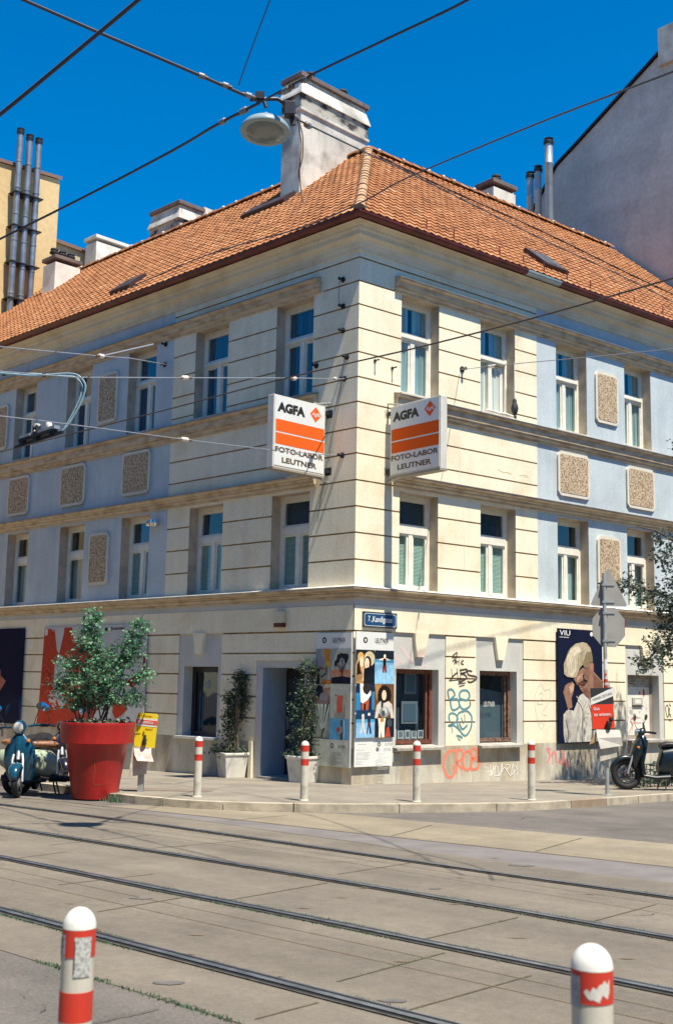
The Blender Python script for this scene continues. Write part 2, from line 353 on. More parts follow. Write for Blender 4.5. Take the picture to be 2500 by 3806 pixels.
for (x,y,a,L) in [(3.4,15.4,20,1.6),(4.6,16.6,-35,1.2),(2.4,16.3,5,1.3),(5.5,18.2,30,1.5),(-1.6,8.35,-60,.5),(.9,9.9,-50,.7),(-2.4,12.9,-30,.8),(-1.3,5.9,10,.6),(-1.7,6.6,-20,.5),(2.1,9.4,-70,.5),(-.2,11.9,-35,.9),(0.5,18.6,10,1.2),(2.6,18.9,30,1.0),(-1.2,18.3,-10,1.3)]:
    a=R(a); p=[(x,y)]; 
    for k in range(9): a+=random.uniform(-.5,.5); p.append((p[-1][0]+cos(a)*L/9,p[-1][1]+sin(a)*L/9))
    hh=.118 if (y>18.2 and x<4) else .010
    strip(ck,p,[(q[0]+.007,q[1]-.007) for q in p],hh,18)
tag(ck.obj('road_crack',mat('crack dark',(.07,.06,.045),.95)),kind='structure')
# darker pavement patches
pp=MB()
for pts in ([(-3.3,19.2),(-2.0,19.0),(-1.9,19.5),(-3.4,19.8)],):
    pp.add([(x,y,zr(y)+.115) for x,y in pts],[(0,1,2,3)])
tag(pp.obj('pavement_patch',mat('brown asphalt patch',(.20,.15,.12),.9,amp=.15)),kind='structure')
# ------------------------------------------------------------ grass and weeds
gm=mat('weed green',(.09,.15,.085),.8,amp=.5,scale=30); gb=MB()
def blade(b,x,y,z,h,r):
    a=random.uniform(0,2*pi); dx,dy=cos(a)*r,sin(a)*r; tx,ty=random.uniform(-.5,.5)*h,random.uniform(-.5,.5)*h
    b.add([(x-dx,y-dy,z),(x+dx,y+dy,z),(x+tx,y+ty,z+h)],[(0,1,2)],0)
def weeds(pts,n,sp,h0,h1,noise=1.0):
    rs=resample(pts,400); 
    for k in range(n):
        p=random.choice(rs)
        if sin(p[0]*3.1+p[1]*1.7)+sin(p[0]*7.3)*.6+random.uniform(-.5,.5)<noise-1: continue
        x=p[0]+random.gauss(0,sp); y=p[1]+random.gauss(0,sp); blade(gb,x,y,zr(y),random.uniform(h0,h1),.006)
for r_,n_ in ((RAILS[0],1500),(RAILS[1],2500),(RAILS[2],4500),(RAILS[3],3500)):
    core=r_[1:-1]
    weeds(offs(core,.085),n_,.012,.008,.022,1.0); weeds(offs(core,-.078),n_//2,.01,.008,.02,1.3)
weeds([(-2.071,7.642),(-1.136,6.745),(-.3,5.95)],1500,.014,.006,.022,1.7)
weeds([(.638,8.198),(1.42,9.084)],120,.007,.006,.014,1.0); weeds([(.05,6.96),(.745,7.789)],90,.007,.006,.014,1.0)
weeds([(-3.45,18.35),(-3.2,18.02)],500,.06,.04,.16,0)
tag(gb.obj('grass',gm),'thin green weeds growing along the tram rails and joints','grass',kind='stuff')
# ------------------------------------------------------------ corner building
BLD=empty('corner_building',C,0,'corner house in cream and pale blue plaster under a red tiled roof','building')
UR=14.6; UL=19.6
F2=(7.66,9.72); F1=(3.70,5.66)
WR2=[(1.145,2.215),(3.47,4.575),(5.98,7.085),(8.54,9.61),(11.1,12.2)]
WL2=[(1.275,2.395),(3.965,5.115),(6.6,7.72),(9.30,10.41),(11.93,13.0),(14.55,15.6)]
BAYR=[(.99,2.46),(3.34,4.81),(8.39,9.90),(11.0,12.4)]; OPR=[(1.128,2.285,.67,2.16),(3.477,4.622,.67,2.17),(8.49,9.73,.67,2.175),(11.1,12.25,.67,2.17)]
BAYL=[(3.855,5.33)]; OPL=[(3.985,5.145,.67,2.16)]
DOOR=(1.32,2.56,-1.0,2.146)
def wall(side):
    U=UR if side=='R' else UL; bd=5.30 if side=='R' else 5.925
    wins=(WR2 if side=='R' else WL2); ops=[]
    for a,b in wins: ops+= [(a,b,*F2,.5),(a,b,*F1,.5)]
    for o in (OPR if side=='R' else OPL): ops.append((*o,.45))
    if side=='L': ops.append((*DOOR,.78))
    bays=BAYR if side=='R' else BAYL
    us={0,U,bd,1.0}; zs={-1.0,.66,2.835,2.868,3.34,3.55,5.83,7.43,9.88,10.02,10.217,10.247,10.6}
    for a,b,c_,d_,_ in ops: us|={a,b}; zs|={c_,d_}
    for a,b in bays: us|={a,b}
    if side=='L': us|={1.15,2.745}; zs|={2.287}
    gg=[1.124,1.56,1.997,2.433]; g1=[4.212,4.729,5.24]; g15=[6.276,6.778]; g2=[7.796,8.298,8.784,9.268]; gc=[5.75,7.297,9.748]
    for z in gg+g1+g15+g2+gc: zs|={round(z-.015,4),round(z+.015,4)}
    us=sorted(us);zs=sorted(zs)
    def isg(z,L): return any(abs(z-q)<.012 for q in L)
    def cell(u,z):
        for a,b,c_,d_,dp in ops:
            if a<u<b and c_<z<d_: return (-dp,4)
        if z<.66: 
            if side=='L' and 1.15<u<2.745: return (-.02,2)
            return (0,3)
        if z<2.835:
            for a,b in bays:
                if a<u<b: return (-.03,2)
            if side=='L' and 1.15<u<2.745 and z<2.287: return (-.02,2)
            if isg(z,gg): return (-.03,5)
            return (0,0)
        if z<2.868: return (-.03,5) if not any(a<u<b for a,b in bays) else (-.03,2)
        if z<3.34: return (.012,0)
        if z<3.55: return (0,2)
        yel=u<bd
        if yel:
            if z<9.9 and isg(z,g1+g15+g2): return (-.03,5)
            if u<1.0 and isg(z,gc): return (-.03,5)
            if isg(z,[10.232]): return (-.03,5)
            return (0,0)
        return (-.004,1)
    b=MB(MR if side=='R' else ML); sg=1 if side=='R' else -1
    D=[[cell((us[i]+us[i+1])/2,(zs[j]+zs[j+1])/2) for j in range(len(zs)-1)] for i in range(len(us)-1)]
    for i in range(len(us)-1):
        for j in range(len(zs)-1):
            d,mi=D[i][j]; u0,u1,z0,z1=us[i]*sg,us[i+1]*sg,zs[j],zs[j+1]; y=-d
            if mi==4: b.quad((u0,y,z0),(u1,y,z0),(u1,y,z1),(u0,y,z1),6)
            else: b.quad((u0,y,z0),(u1,y,z0),(u1,y,z1),(u0,y,z1),mi)
            for (i2,j2) in ((i+1,j),(i,j+1)):
                if i2>=len(us)-1 or j2>=len(zs)-1: continue
                d2,m2=D[i2][j2]
                if abs(d2-d)<1e-6: continue
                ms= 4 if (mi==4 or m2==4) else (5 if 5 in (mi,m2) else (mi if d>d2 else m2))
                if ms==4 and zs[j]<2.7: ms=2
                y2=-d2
                if i2!=i: b.quad((u1,y,z0),(u1,y2,z0),(u1,y2,z1),(u1,y,z1),ms)
                else: b.quad((u0,y,z1),(u1,y,z1),(u1,y2,z1),(u0,y2,z1),ms)
    return b
for s_ in 'RL':
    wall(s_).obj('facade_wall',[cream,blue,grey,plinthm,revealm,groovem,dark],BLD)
b=MB()
bk=lambda s,u,v,z: tuple(FF(s,u,v,z)-C)
c10=cp(-10)
for s_,U in (('R',UR),('L',UL)):
    b.quad(bk(s_,U,0,-1),bk(s_,U,-10,-1),bk(s_,U,-10,10.9),bk(s_,U,0,10.9))
    b.quad(bk(s_,U,-10,-1),(c10.x,c10.y,-1),(c10.x,c10.y,10.9),bk(s_,U,-10,10.9))
    b.add([bk(s_,U,.3,10.85),bk(s_,U,-10.4,10.85),bk(s_,U,-5,15.6)],[(0,1,2)])
b.obj('rear_wall',cream,BLD)
def sweep(prof,uL,uR,name,m,mi=None):   # profile [(v,z)], wraps the corner
    b=MB(); n=len(prof); cols=[]
    rows=[[FL(uL,v,z)-C for v,z in prof],[cp(v)+Vector((0,0,z)) for v,z in prof],[FR(uR,v,z)-C for v,z in prof]]
    vs=[tuple(p) for r in rows for p in r]; fs=[(i*n+k,(i+1)*n+k,(i+1)*n+k+1,i*n+k+1) for i in (0,1) for k in range(n-1)]
    b.add(vs,fs); return b.obj(name,m,BLD)
def run(side,prof,u0,u1,name,m):
    b=MB(); n=len(prof); vs=[tuple(FF(side,u,v,z)-C) for u in (u0,u1) for v,z in prof]
    b.add(vs,[(k,n+k,n+k+1,k+1) for k in range(n-1)]+[tuple(range(n)),tuple(range(n,2*n))]); return b.obj(name,m,BLD)
cornice=[(-.02,10.36),(.03,10.38),(.035,10.44),(.06,10.47),(.075,10.53),(.12,10.58),(.19,10.615),(.2,10.64),(.18,10.645),(.2,10.66),(.205,10.71),(.235,10.73),(.25,10.78),(.31,10.83),(.36,10.85),(.37,10.92),(-.1,10.95)]
sweep(cornice,UL,UR,'cornice',cornm)
belt=lambda z0,z1,p:[(-.02,z0),(.035,z0+.002),(.04,z0+.035),(.03,z0+.038),(.075,z0+.07),(.085,z0+.10),(.07,z0+.105),(.105,z0+.13),(.12,z1-.085),(.11,z1-.08),(.165,z1-.055),(.18,z1-.045),(.185,z1-.005),(-.02,z1+.035)]
sweep(belt(3.46,3.68,1),UL,UR,'string_course',trim)
fl=[(-.01,3.712),(.185,3.68),(.192,3.674),(.19,3.683),(-.01,3.722)]
sweep(fl,UL,UR,'flashing',mat('zinc flashing',(.70,.67,.60),.5,amp=.15))
for s_,U in (('R',UR),('L',UL)):
    a=.98 if s_=='R' else 1.09
    run(s_,belt(5.72,5.96,1),a,U,'string_course',trim)
    run(s_,belt(7.25,7.60,1),a,U,'string_course',trim)
    run(s_,belt(9.73,10.02,1),a-.03,U,'string_course',trim)
# thin lead sheet on top of the hood mouldings
leadm=mat('lead sheet',(.20,.16,.14),.5,amp=.3)
for s_,U in (('R',UR),('L',UL)):
    a=.98 if s_=='R' else 1.09
    for zt in (5.96,7.60,10.02):
        b=MB(); uu=[a-.02,U]
        b.add([tuple(FF(s_,u,v,z)-C) for u in uu for v,z in ((-.0,zt+.045),(.19,zt+.002),(.195,zt-.012))],[(0,3,4,1),(1,4,5,2)]); b.obj('flashing',leadm,BLD)
# gutter
red=mat('oxblood gutter paint',(.15,.022,.016),.42,amp=.4,scale=3)
def gut(u0L,u1R,name,m,r=.092,only=None):
    prof=[(.455+r*cos(a),10.93+r*sin(a)) for a in [R(x) for x in (0,-22,-45,-67,-90,-112,-135,-157,-180)]]+[(.45-r+.012,10.925)]+[(.45+(r-.012)*cos(a),10.925+(r-.012)*sin(a)) for a in [R(x) for x in (-157,-112,-90,-67,-22,0)]]
    if only: return run('R',prof,only[0],only[1],name,m)
    return sweep(prof,u0L,u1R,name,m)
gut(UL,UR,'gutter',red)
sweep([(.372,10.84),(.385,10.84),(.385,10.97),(.372,10.97)],UL,UR,'fascia',red)
gut(0,0,'gutter_patch',mat('bare zinc gutter',(.42,.50,.50),.35,amp=.2,metal=.3),.096,(4.43,5.56))
limem=mat('white flashing',(.75,.75,.75),.6)
for s_,n_ in (('L',14),('R',9)):
    for k in range(n_):
        u=random.uniform(.4,14); L=random.uniform(.15,.5); b=MB()
        b.add([tuple(FF(s_,u+q,v,z)-C) for q in (0,L) for v,z in ((.374,10.855),(.378,10.875))],[(0,2,3,1)])
        b.obj('lime_mark',limem,BLD)
# keystones
b=MB(MR)
for k in [[(1.545,2.87),(1.942,2.87),(1.804,2.40),(1.62,2.40)],[(3.876,2.87),(4.278,2.87),(4.147,2.40),(3.971,2.40)],[(8.98,2.87),(9.37,2.87),(9.25,2.40),(9.08,2.40)]]:
    q=MB(MR); q.prism(k,-.05,.03); q.obj('keystone',cream,BLD)
q=MB(ML); q.prism([(-4.787,2.88),(-4.416,2.88),(-4.479,2.428),(-4.701,2.428)],-.05,.03); q.obj('keystone',cream,BLD)
# rough cast panels
def panel(side,u0,u1,z0,z1):
    sg=1 if side=='R' else -1; M=MR if side=='R' else ML
    x0,x1=sorted((u0*sg,u1*sg)); c_=.09
    def oct_(x0,x1,z0,z1,c): return [(x0+c,z0),(x1-c,z0),(x1,z0+c),(x1,z1-c),(x1-c,z1),(x0+c,z1),(x0,z1-c),(x0,z0+c)]
    b=MB(M); b.prism(oct_(x0,x1,z0,z1,c_),-.045,.02); o=b.obj('wall_panel',panelw,BLD,bevel=.012)
    b=MB(M); b.prism([(x0+.075+a*0,z) for a,z in ()] or oct_(x0+.062,x1-.062,z0+.062,z1-.062,.035),-.052,0); b.obj('rough_cast',roughc,o)
for a in ((7.385,8.225,8.08,9.31),(5.98,7.09,6.165,7.17),(8.54,9.625,6.165,7.17),(7.37,8.225,4.112,5.355),(11.05,12.2,6.165,7.17)): panel('R',*a)
for a in ((8.11,8.925,8.11,9.36),(13.32,14.1,8.08,9.33),(6.645,7.74,6.18,7.21),(9.34,10.455,6.165,7.2),(11.985,13.06,6.155,7.19),(8.185,9.0,4.108,5.36)): panel('L',*a)
# windows
curt=mat('net curtain',(.62,.68,.62),.9,c2=(.30,.38,.38),scale=2.2,stretch=(6,6,.12),lo=.35,hi=.62,detail=3)
blind=mat('venetian blind',(.66,.76,.62),.6,c2=(.50,.60,.50),scale=9,stretch=(.15,.15,7),lo=.4,hi=.6,detail=2)
curtL=mat('dark curtain',(.10,.17,.24),.9,c2=(.03,.06,.10),scale=2.2,stretch=(6,6,.12),lo=.35,hi=.65,detail=3)
def window(side,u0,u1,z0,z1,fl,style='double',dim=False):
    sg=1 if side=='R' else -1; M=MR if side=='R' else ML; x0,x1=sorted((u0*sg,u1*sg)); y=.25
    zt=z0+(z1-z0)*(.60 if fl==2 else .595); tt=.11 if fl==2 else .15
    F=MB(M); b=F.box
    b(x0,x0+.07,y,y+.09,z0,z1); b(x1-.07,x1,y,y+.09,z0,z1); b(x0+.07,x1-.07,y,y+.09,z1-.09,z1); b(x0+.07,x1-.07,y,y+.09,z0,z0+.09)
    b(x0+.07,x1-.07,y-.02,y+.09,zt,zt+tt)
    if fl==2: b(x0+.06,x1-.06,y-.05,y-.02,zt+.03,zt+.075)
    xm=(x0+x1)/2
    if style!='single': b(xm-.055,xm+.055,y-.01,y+.09,z0+.09,zt)
    # light glazing bars: inner sash frames
    def sash(a,c_,p,q,t=.045):
        for r in ((a,a+t,p,q),(c_-t,c_,p,q),(a+t,c_-t,p,p+t),(a+t,c_-t,q-t,q)): b(r[0],r[1],y+.012,y+.07,r[2],r[3])
    panes=[]
    sash(x0+.07,x1-.07,zt+tt,z1-.09); panes.append((x0+.115,x1-.115,zt+tt+.045,z1-.135))
    if style=='open': 
        pass
    elif style=='single': sash(x0+.07,x1-.07,z0+.09,zt); panes.append((x0+.115,x1-.115,z0+.135,zt-.045))
    else:
        for a,c_ in ((x0+.07,xm-.055),(xm+.055,x1-.07)):
            sash(a,c_,z0+.09,zt); panes.append((a+.045,c_-.045,z0+.135,zt-.045))
    W=F.obj('window',framew,BLD)
    for p in panes:
        g=MB(M); g.quad((p[0],y+.04,p[2]),(p[1],y+.04,p[2]),(p[1],y+.04,p[3]),(p[0],y+.04,p[3])); g.obj('pane',glass,W)
    c_=MB(M); nn=40; zb,zc=z0+.05,z1-.05
    if fl==2:
        vs=[];
        for i in range(nn+1):
            x=x0+.05+(x1-x0-.1)*i/nn; yy=y+.085+.015*sin(i*1.9)+.01*sin(i*.7)
            vs+=[(x,yy,zb),(x,yy,zc)]
        c_.add(vs,[(2*i,2*i+2,2*i+3,2*i+1) for i in range(nn) if dim or not (17<i<22)])
        c_.obj('curtain',curtL if dim else curt,W,smooth=True)
    else:
        k=int((zt-zb)/.028) if not dim else 0
        for i in range(k): z=zb+i*.028; c_.quad((x0+.09,y+.075,z),(x1-.09,y+.075,z),(x1-.09,y+.085,z+.026),(x0+.09,y+.085,z+.026))
        z=zt+tt
        if not dim:
            k=int((zc-z)/.028)
            for i in range(k): c_.quad((x0+.09,y+.11,z+i*.028),(x1-.09,y+.11,z+i*.028),(x1-.09,y+.125,z+i*.028+.025),(x0+.09,y+.125,z+i*.028+.025),1)
            c_.obj('blind',[blind,mat('dark blind',(.07,.13,.17),.7)],W)
        else:
            c_.quad((x0+.05,y+.17,zb),(x1-.05,y+.17,zb),(x1-.05,y+.17,zt),(x0+.05,y+.17,zt)); c_.obj('curtain',curt,W)
    # sill
    s=MB(M)
    if fl==2: s.box(x0-.04,x1+.04,-.075,y,z0-.035,z0+.012)
    else: s.box(x0+.001,x1-.001,-.02,y,z0-.01,z0+.025)
    s.obj('sill',mat('window sill',(.62,.58,.48),.7,amp=.2),W)
    if style=='open':
        # big sash hinged on the right jamb, swung inward
        T=M@Matrix.Translation((x1-.09,y+.06,0))@Matrix.Rotation(R(-17),4,'Z'); S=MB(T); ww=.88; q0,q1=z0+.09,zt-.02
        for r in ((-ww,-ww+.07,q0,q1),(-.07,0,q0,q1),(-ww+.07,-.07,q0,q0+.07),(-ww+.07,-.07,q1-.07,q1)): S.box(r[0],r[1],-.025,.025,r[2],r[3])
        S.obj('open_sash',framew,W); S=MB(T); S.quad((-ww+.07,0,q0+.07),(-.07,0,q0+.07),(-.07,0,q1-.07),(-ww+.07,0,q1-.07)); S.obj('pane',glass,W)
        S=MB(T); vs=[]
        for i in range(30):
            x=-ww+.06+(ww-.12)*i/29; vs+=[(x,.05+.015*sin(i*1.7),q0+.05),(x,.05+.015*sin(i*1.7),q1-.05)]
        S.add(vs,[(2*i,2*i+2,2*i+3,2*i+1) for i in range(29)]); S.obj('curtain',curt,W,smooth=True)
        S=MB(M); S.tube([(x0+.12,-.03,z0+.05),(x0+.3,-.05,z0+.06),(x0+.5,-.04,z0+.05),(x0+.75,-.06,z0+.055),(x1-.1,-.03,z0+.05)],.03); S.tube([(x1-.03,-.02,z0),(x1-.03,-.01,zt+.05)],.012)
        S.obj('draught_roll',framew,W,smooth=True)
    return W
for i,(a,b_) in enumerate(WR2):
    window('R',a,b_,*F2,2,'open' if i==1 else 'double',dim=False)
    window('R',a,b_,*F1,1,'double',dim=i>1)
for i,(a,b_) in enumerate(WL2):
    window('L',a,b_,*F2,2,'double',dim=True)
    window('L',a,b_,*F1,1,'double' if i<3 else 'single',dim=i>2)
# shop windows
brown=mat('red brown window frame',(.16,.055,.035),.55,amp=.35,scale=9); worn=mat('worn brown frame',(.25,.17,.12),.7,c2=(.10,.04,.03),scale=14)
sillg=mat('stone sill',(.36,.34,.30),.85,amp=.2,scale=5)
for idx,(a,b_,z0,z1) in enumerate(OPR[:2]):
    y=.22; F=MB(MR); t=.07
    for r in ((a,a+t,z0,z1-.0),(b_-t,b_,z0,z1),(a+t,b_-t,z0,z0+.11),(a+t,b_-t,z1-.09,z1)): F.box(r[0],r[1],y,y+.07,r[2],r[3])
    F.box(b_-.16,b_-.11,y+.02,y+.06,z0+.11,z1-.09); F.box(a+t,b_-t,y-.02,y,z0+.04,z0+.07)
    W=F.obj('shop_window',[brown,worn][idx],BLD)
    g=MB(MR); g.quad((a+t,y+.04,z0+.11),(b_-t,y+.04,z0+.11),(b_-t,y+.04,z1-.09),(a+t,y+.04,z1-.09)); g.obj('pane',shopglass,W)
    s=MB(MR); s.add([(a-.1,-.14,z0-.07),(b_+.05,-.14,z0-.07),(b_+.05,.21,z0-.07),(a-.1,.21,z0-.07),(a-.1,-.14,z0-.025),(b_+.05,-.14,z0-.025),(b_+.05,.21,z0+.015),(a-.1,.21,z0+.015)],[(0,3,2,1),(4,5,6,7),(0,1,5,4),(1,2,6,5),(2,3,7,6),(3,0,4,7)]); s.obj('sill',sillg,W)
    d=MB(MR)
    if idx==0:
        d.box(a+t,b_-t,y+.1,y+.20,z0+.02,z0+.13,1)
        x=a+.1
        for k in range(5):
            w_=random.uniform(.12,.17); T=Matrix.Identity(4); d.box(x,x+w_,y+.07,y+.08,z0+.13,z0+.13+random.uniform(.13,.20),1); d.box(x+.03,x+w_-.03,y+.066,y+.069,z0+.17,z0+.27,2+(k%2)); x+=w_+.03
        for (p,q,r_,s__,m_) in ((.5,.82,1.0,1.42,3),(.42,.86,.42,.86,3)): d.box(a+p,a+q,y+.10,y+.12,z0+r_*1-.0,z0+s__*1,1 if False else 3); d.box(a+p+.05,a+q-.05,y+.094,y+.099,z0+r_+.05,z0+s__-.05,2)
        d.box(a+.22,a+.95,y+.16,y+.165,z0+.15,z1-.12,4)
        for k in range(14): xx=a+.12+.05*k; d.lathe([(.02,z0+.13),(.035,z0+.16),(.02,z0+.2+.03*(k%3)),(0,z0+.21+.03*(k%3))],7,3,MR and None,(0,0)) if False else None
        d.lathe([(.05,.80),(.055,.95),(.02,1.05),(.02,1.16),(0,1.17)],10,1,None,(a+.12,y+.12))
    else:
        d.quad((a+t,y+.14,z0+.1),(b_-t,y+.14,z0+.1),(b_-t,y+.14,z1-.45),(a+t,y+.14,z1-.32),5)
        d.text('LEUTNER',a+.36,z0+.76,.10,.34,y+.03,1)
    d.obj('shop_display',[dark,mat('display white',(.66,.66,.60),.8),mat('display blue grey',(.10,.16,.2),.8),mat('display grey',(.22,.25,.27),.8),mat('display dim',(.055,.075,.09),.8),mat('grey roller blind',(.13,.18,.20),.8)],W)
# boarded window with stickers
a,b_,z0,z1=OPR[2]; y=.24
F=MB(MR)
for r in ((a,a+.04,z0,z1),(b_-.09,b_,z0,z1),(a+.04,b_-.09,z1-.09,z1),(a+.04,b_-.09,z0,z0+.10)): F.box(r[0],r[1],y,y+.07,r[2],r[3])
W=F.obj('shop_window',mat('grey brown frame',(.30,.24,.20),.7,amp=.2),BLD)
d=MB(MR); d.box(a+.04,b_-.09,y+.01,y+.04,z0+.10,z0+1.22,0); d.box(a+.04,b_-.09,y+.01,y+.04,z0+1.22,z1-.09,1)
d.box(a+.46,a+.85,y-.02,y+.01,z0+.80,z0+.97,2); d.box(a+.54,a+.78,y-.024,y-.02,z0+.83,z0+.93,0); d.box(a+.46,a+.85,y-.02,y+.005,z0+.76,z0+.79,3)
yy=y+.006
for (x,z,w_,h_,m_) in ((.90,1.02,.06,.15,4),(.74,1.05,.04,.08,4),(.86,.17,.06,.22,3),(.36,.60,.12,.09,2),(.5,.52,.10,.08,2)): d.box(a+x,a+x+w_,yy-.002,yy,z0+z,z0+z+h_,m_)
for k in range(46):
    x=a+random.uniform(.08,1.0); z=z0+random.uniform(.42,1.18); L=random.uniform(.02,.07); t=random.uniform(-.9,.9)
    d.stroke([(x,z),(x+L*.5,z+L*t),(x+L,z+L*random.uniform(-.8,.8))],.007,yy-.003,random.choice([3,2,2]))
for k in range(14):
    x=a+random.uniform(.1,.9); z=z0+random.uniform(1.28,1.45); d.stroke([(x,z),(x+.05,z+random.uniform(-.06,.06)),(x+.09,z)],.012,yy-.003,random.choice([3,4,2]))
d.stroke([(a+.06,z0+1.38),(a+.3,z0+1.28),(a+.5,z0+1.2)],.025,yy-.004,0)
rdg=[[(0,.62),(0,0),(.02,.0),(.12,.2),(.15,.38),(.11,.55),(0,.62)],[(.36,.62),(.27,.5),(.33,.34),(.24,.1),(.22,0)],[(.40,.6),(.62,.61)],[(.36,.42),(.64,.40)],[(.36,.42),(.30,.0)]]
for s in rdg: d.stroke([(a+.08+x*1.15,z0+.13+z*.62) for x,z in s],.022,yy-.005,5)
d.obj('shutter_board',[mat('white board',(.72,.71,.64),.7,amp=.06,scale=9),mat('grey film',(.36,.35,.32),.6,amp=.2),mat('sticker grey',(.42,.40,.34),.7),mat('marker black',(.04,.035,.03),.7),mat('sticker red',(.45,.05,.03),.7),mat('spray red',(.75,.14,.07),.7)],W)
s=MB(MR); s.box(a-.08,b_+.06,-.12,.23,z0-.06,z0-.01); s.obj('sill',sillg,W)
# left shop window
a,b_,z0,z1=OPL[0]; x0,x1=-b_,-a; y=.27; F=MB(ML)
for r in ((x0,x0+.12,z0,z1),(x1-.05,x1,z0,z1),(x0+.12,x1-.05,z0,z0+.10),(x0+.12,x1-.05,z1-.12,z1)): F.box(r[0],r[1],y,y+.07,r[2],r[3])
F.box(x0+.24,x0+.265,y+.03,y+.05,z0+.1,z0+.95,1); F.box(x0+.34,x0+.36,y+.03,y+.05,z0+.1,z0+.9,1)
W=F.obj('shop_window',[mat('near black frame',(.02,.018,.022),.4),mat('blue grey bar',(.06,.12,.2),.4)],BLD)
g=MB(ML); g.quad((x0+.12,y+.04,z0+.1),(x1-.05,y+.04,z0+.1),(x1-.05,y+.04,z1-.12),(x0+.12,y+.04,z1-.12)); g.obj('pane',shopglass,W)
g=MB(ML); g.lathe([(.085,0),(0,.002)],24,0,Matrix.Translation((x0+.5,y+.035,z0+1.12))@Matrix.Rotation(R(90),4,'X')); g.text('LEUTNER',x0+.80,z0+1.05,.10,.24,y+.03,0); g.obj('window_lettering',mat('frosted film',(.22,.27,.30),.7),W)
s=MB(ML); s.box(x0-.12,x1+.1,-.10,.26,z0-.05,z0+.003); s.obj('sill',mat('pale sill',(.62,.62,.56),.7,amp=.1),W)
# entrance
a,b_=DOOR[0],DOOR[1]; x0,x1=-b_,-a; F=MB(ML)
doorm=mat('dark door',(.02,.022,.03),.35); F.box(x0+.03,x1-.03,.66,.72,-.4,2.13); F.box(x0+.10,x0+.14,.62,.66,.9,1.15,1)
F.box(x0+.12,x1-.12,.645,.66,.30,1.95,2)
Dd=F.obj('door',[doorm,chrome,mat('door glass',(.03,.05,.08),.06)],BLD)
F=MB(ML); F.box(x0-.01,x1+.01,-.05,.77,-.5,zr(23)+.135); F.obj('door_step',mat('step stone',(.35,.34,.31),.85,amp=.2),BLD)
# bluish paint on the door reveal
F=MB(ML); F.box(x0+.0,x0+.012,.02,.65,-.3,2.14); F.obj('door_reveal',mat('slate blue paint',(.30,.40,.52),.6,amp=.1),BLD)
F=MB(ML); F.box(x0-.30,x0-.20,-.05,.0,-.3,.66); F.obj('door_trim',cream,BLD)
# ------------------------------------------------------------ roof
tile=bpy.data.materials.new('clay tiles'); tile.use_nodes=True; n=tile.node_tree.nodes; l=tile.node_tree.links; bs=n['Principled BSDF']; bs.inputs['Roughness'].default_value=.85
at=n.new('ShaderNodeAttribute'); at.attribute_name='tint'; rp=n.new('ShaderNodeValToRGB'); l.new(at.outputs['Fac'],rp.inputs[0])
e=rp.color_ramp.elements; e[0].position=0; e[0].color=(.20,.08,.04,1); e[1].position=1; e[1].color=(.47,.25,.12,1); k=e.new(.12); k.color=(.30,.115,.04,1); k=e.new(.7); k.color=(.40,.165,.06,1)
tc=n.new('ShaderNodeTexCoord'); nz=n.new('ShaderNodeTexNoise'); nz.inputs['Scale'].default_value=3; nz.inputs['Detail'].default_value=8; l.new(tc.outputs['Object'],nz.inputs[0])
mr=n.new('ShaderNodeMapRange'); mr.inputs[1].default_value=.3; mr.inputs[2].default_value=.7; mr.inputs[3].default_value=.72; mr.inputs[4].default_value=1.15; l.new(nz.outputs[0],mr.inputs[0])
mx=n.new('ShaderNodeMix'); mx.data_type='RGBA'; mx.blend_type='MULTIPLY'; mx.inputs[0].default_value=1; l.new(rp.outputs[0],mx.inputs[6]); l.new(mr.outputs[0],mx.inputs[7]); l.new(mx.outputs[2],bs.inputs['Base Color'])
TP=math.tan(R(40.9)); RZ=10.95; RW=5.0
def umin(side,v):
    q=cp(v); return q.dot(dR if side=='R' else dL)
def roofpt(side,u,v,h=0): # h normal to slope
    return FF(side,u,v+h*sin(R(40.9)),RZ-TP*(v-.47)+h*cos(R(40.9)))-C
RF=None
for s_,U in (('R',UR+.2),('L',UL+.2)):
    b=MB(); b.ca=[]; NR=25; dv=(RW+.47)/NR; tw=.205; ns=5
    for r in range(NR):
        v0=.47-dv*r; v1=v0-dv*1.04; um=umin(s_,(v0+v1)/2)
        k0=int(um/tw)-1; k1=int(U/tw)
        for k in range(k0,k1+1):
            if (k+1)*tw<um: continue
            tint=random.random(); tint=tint*.6+.25 if random.random()>.05 else random.choice([.05,.98])
            jit=random.uniform(-.004,.006); vs=[]
            for q in range(ns+1):
                u=(k+q/ns)*tw; t=q/ns
                h=.030*(math.exp(-((t-.25)/.16)**2)+.0)-.006*cos(2*pi*t)
                uu=max(u,um)
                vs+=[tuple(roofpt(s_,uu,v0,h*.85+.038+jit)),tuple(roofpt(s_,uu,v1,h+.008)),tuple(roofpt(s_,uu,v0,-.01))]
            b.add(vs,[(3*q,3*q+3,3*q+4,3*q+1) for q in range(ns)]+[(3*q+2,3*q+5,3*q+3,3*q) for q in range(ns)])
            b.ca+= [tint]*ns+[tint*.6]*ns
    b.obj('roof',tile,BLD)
b=MB(); b.ca=[]
for s_,U in (('R',UR+.2),('L',UL+.2)):
    q0=cp(-RW);q1=cp(-10.4)
    zt=RZ+TP*(RW+.47)
    b.quad((q0.x,q0.y,zt-.02),tuple(FF(s_,U,-RW,zt-.02)-C),tuple(FF(s_,U,-10.47,RZ)-C),(q1.x,q1.y,RZ)); b.ca.append(.5)
b.obj('rear_roof',tile,BLD)
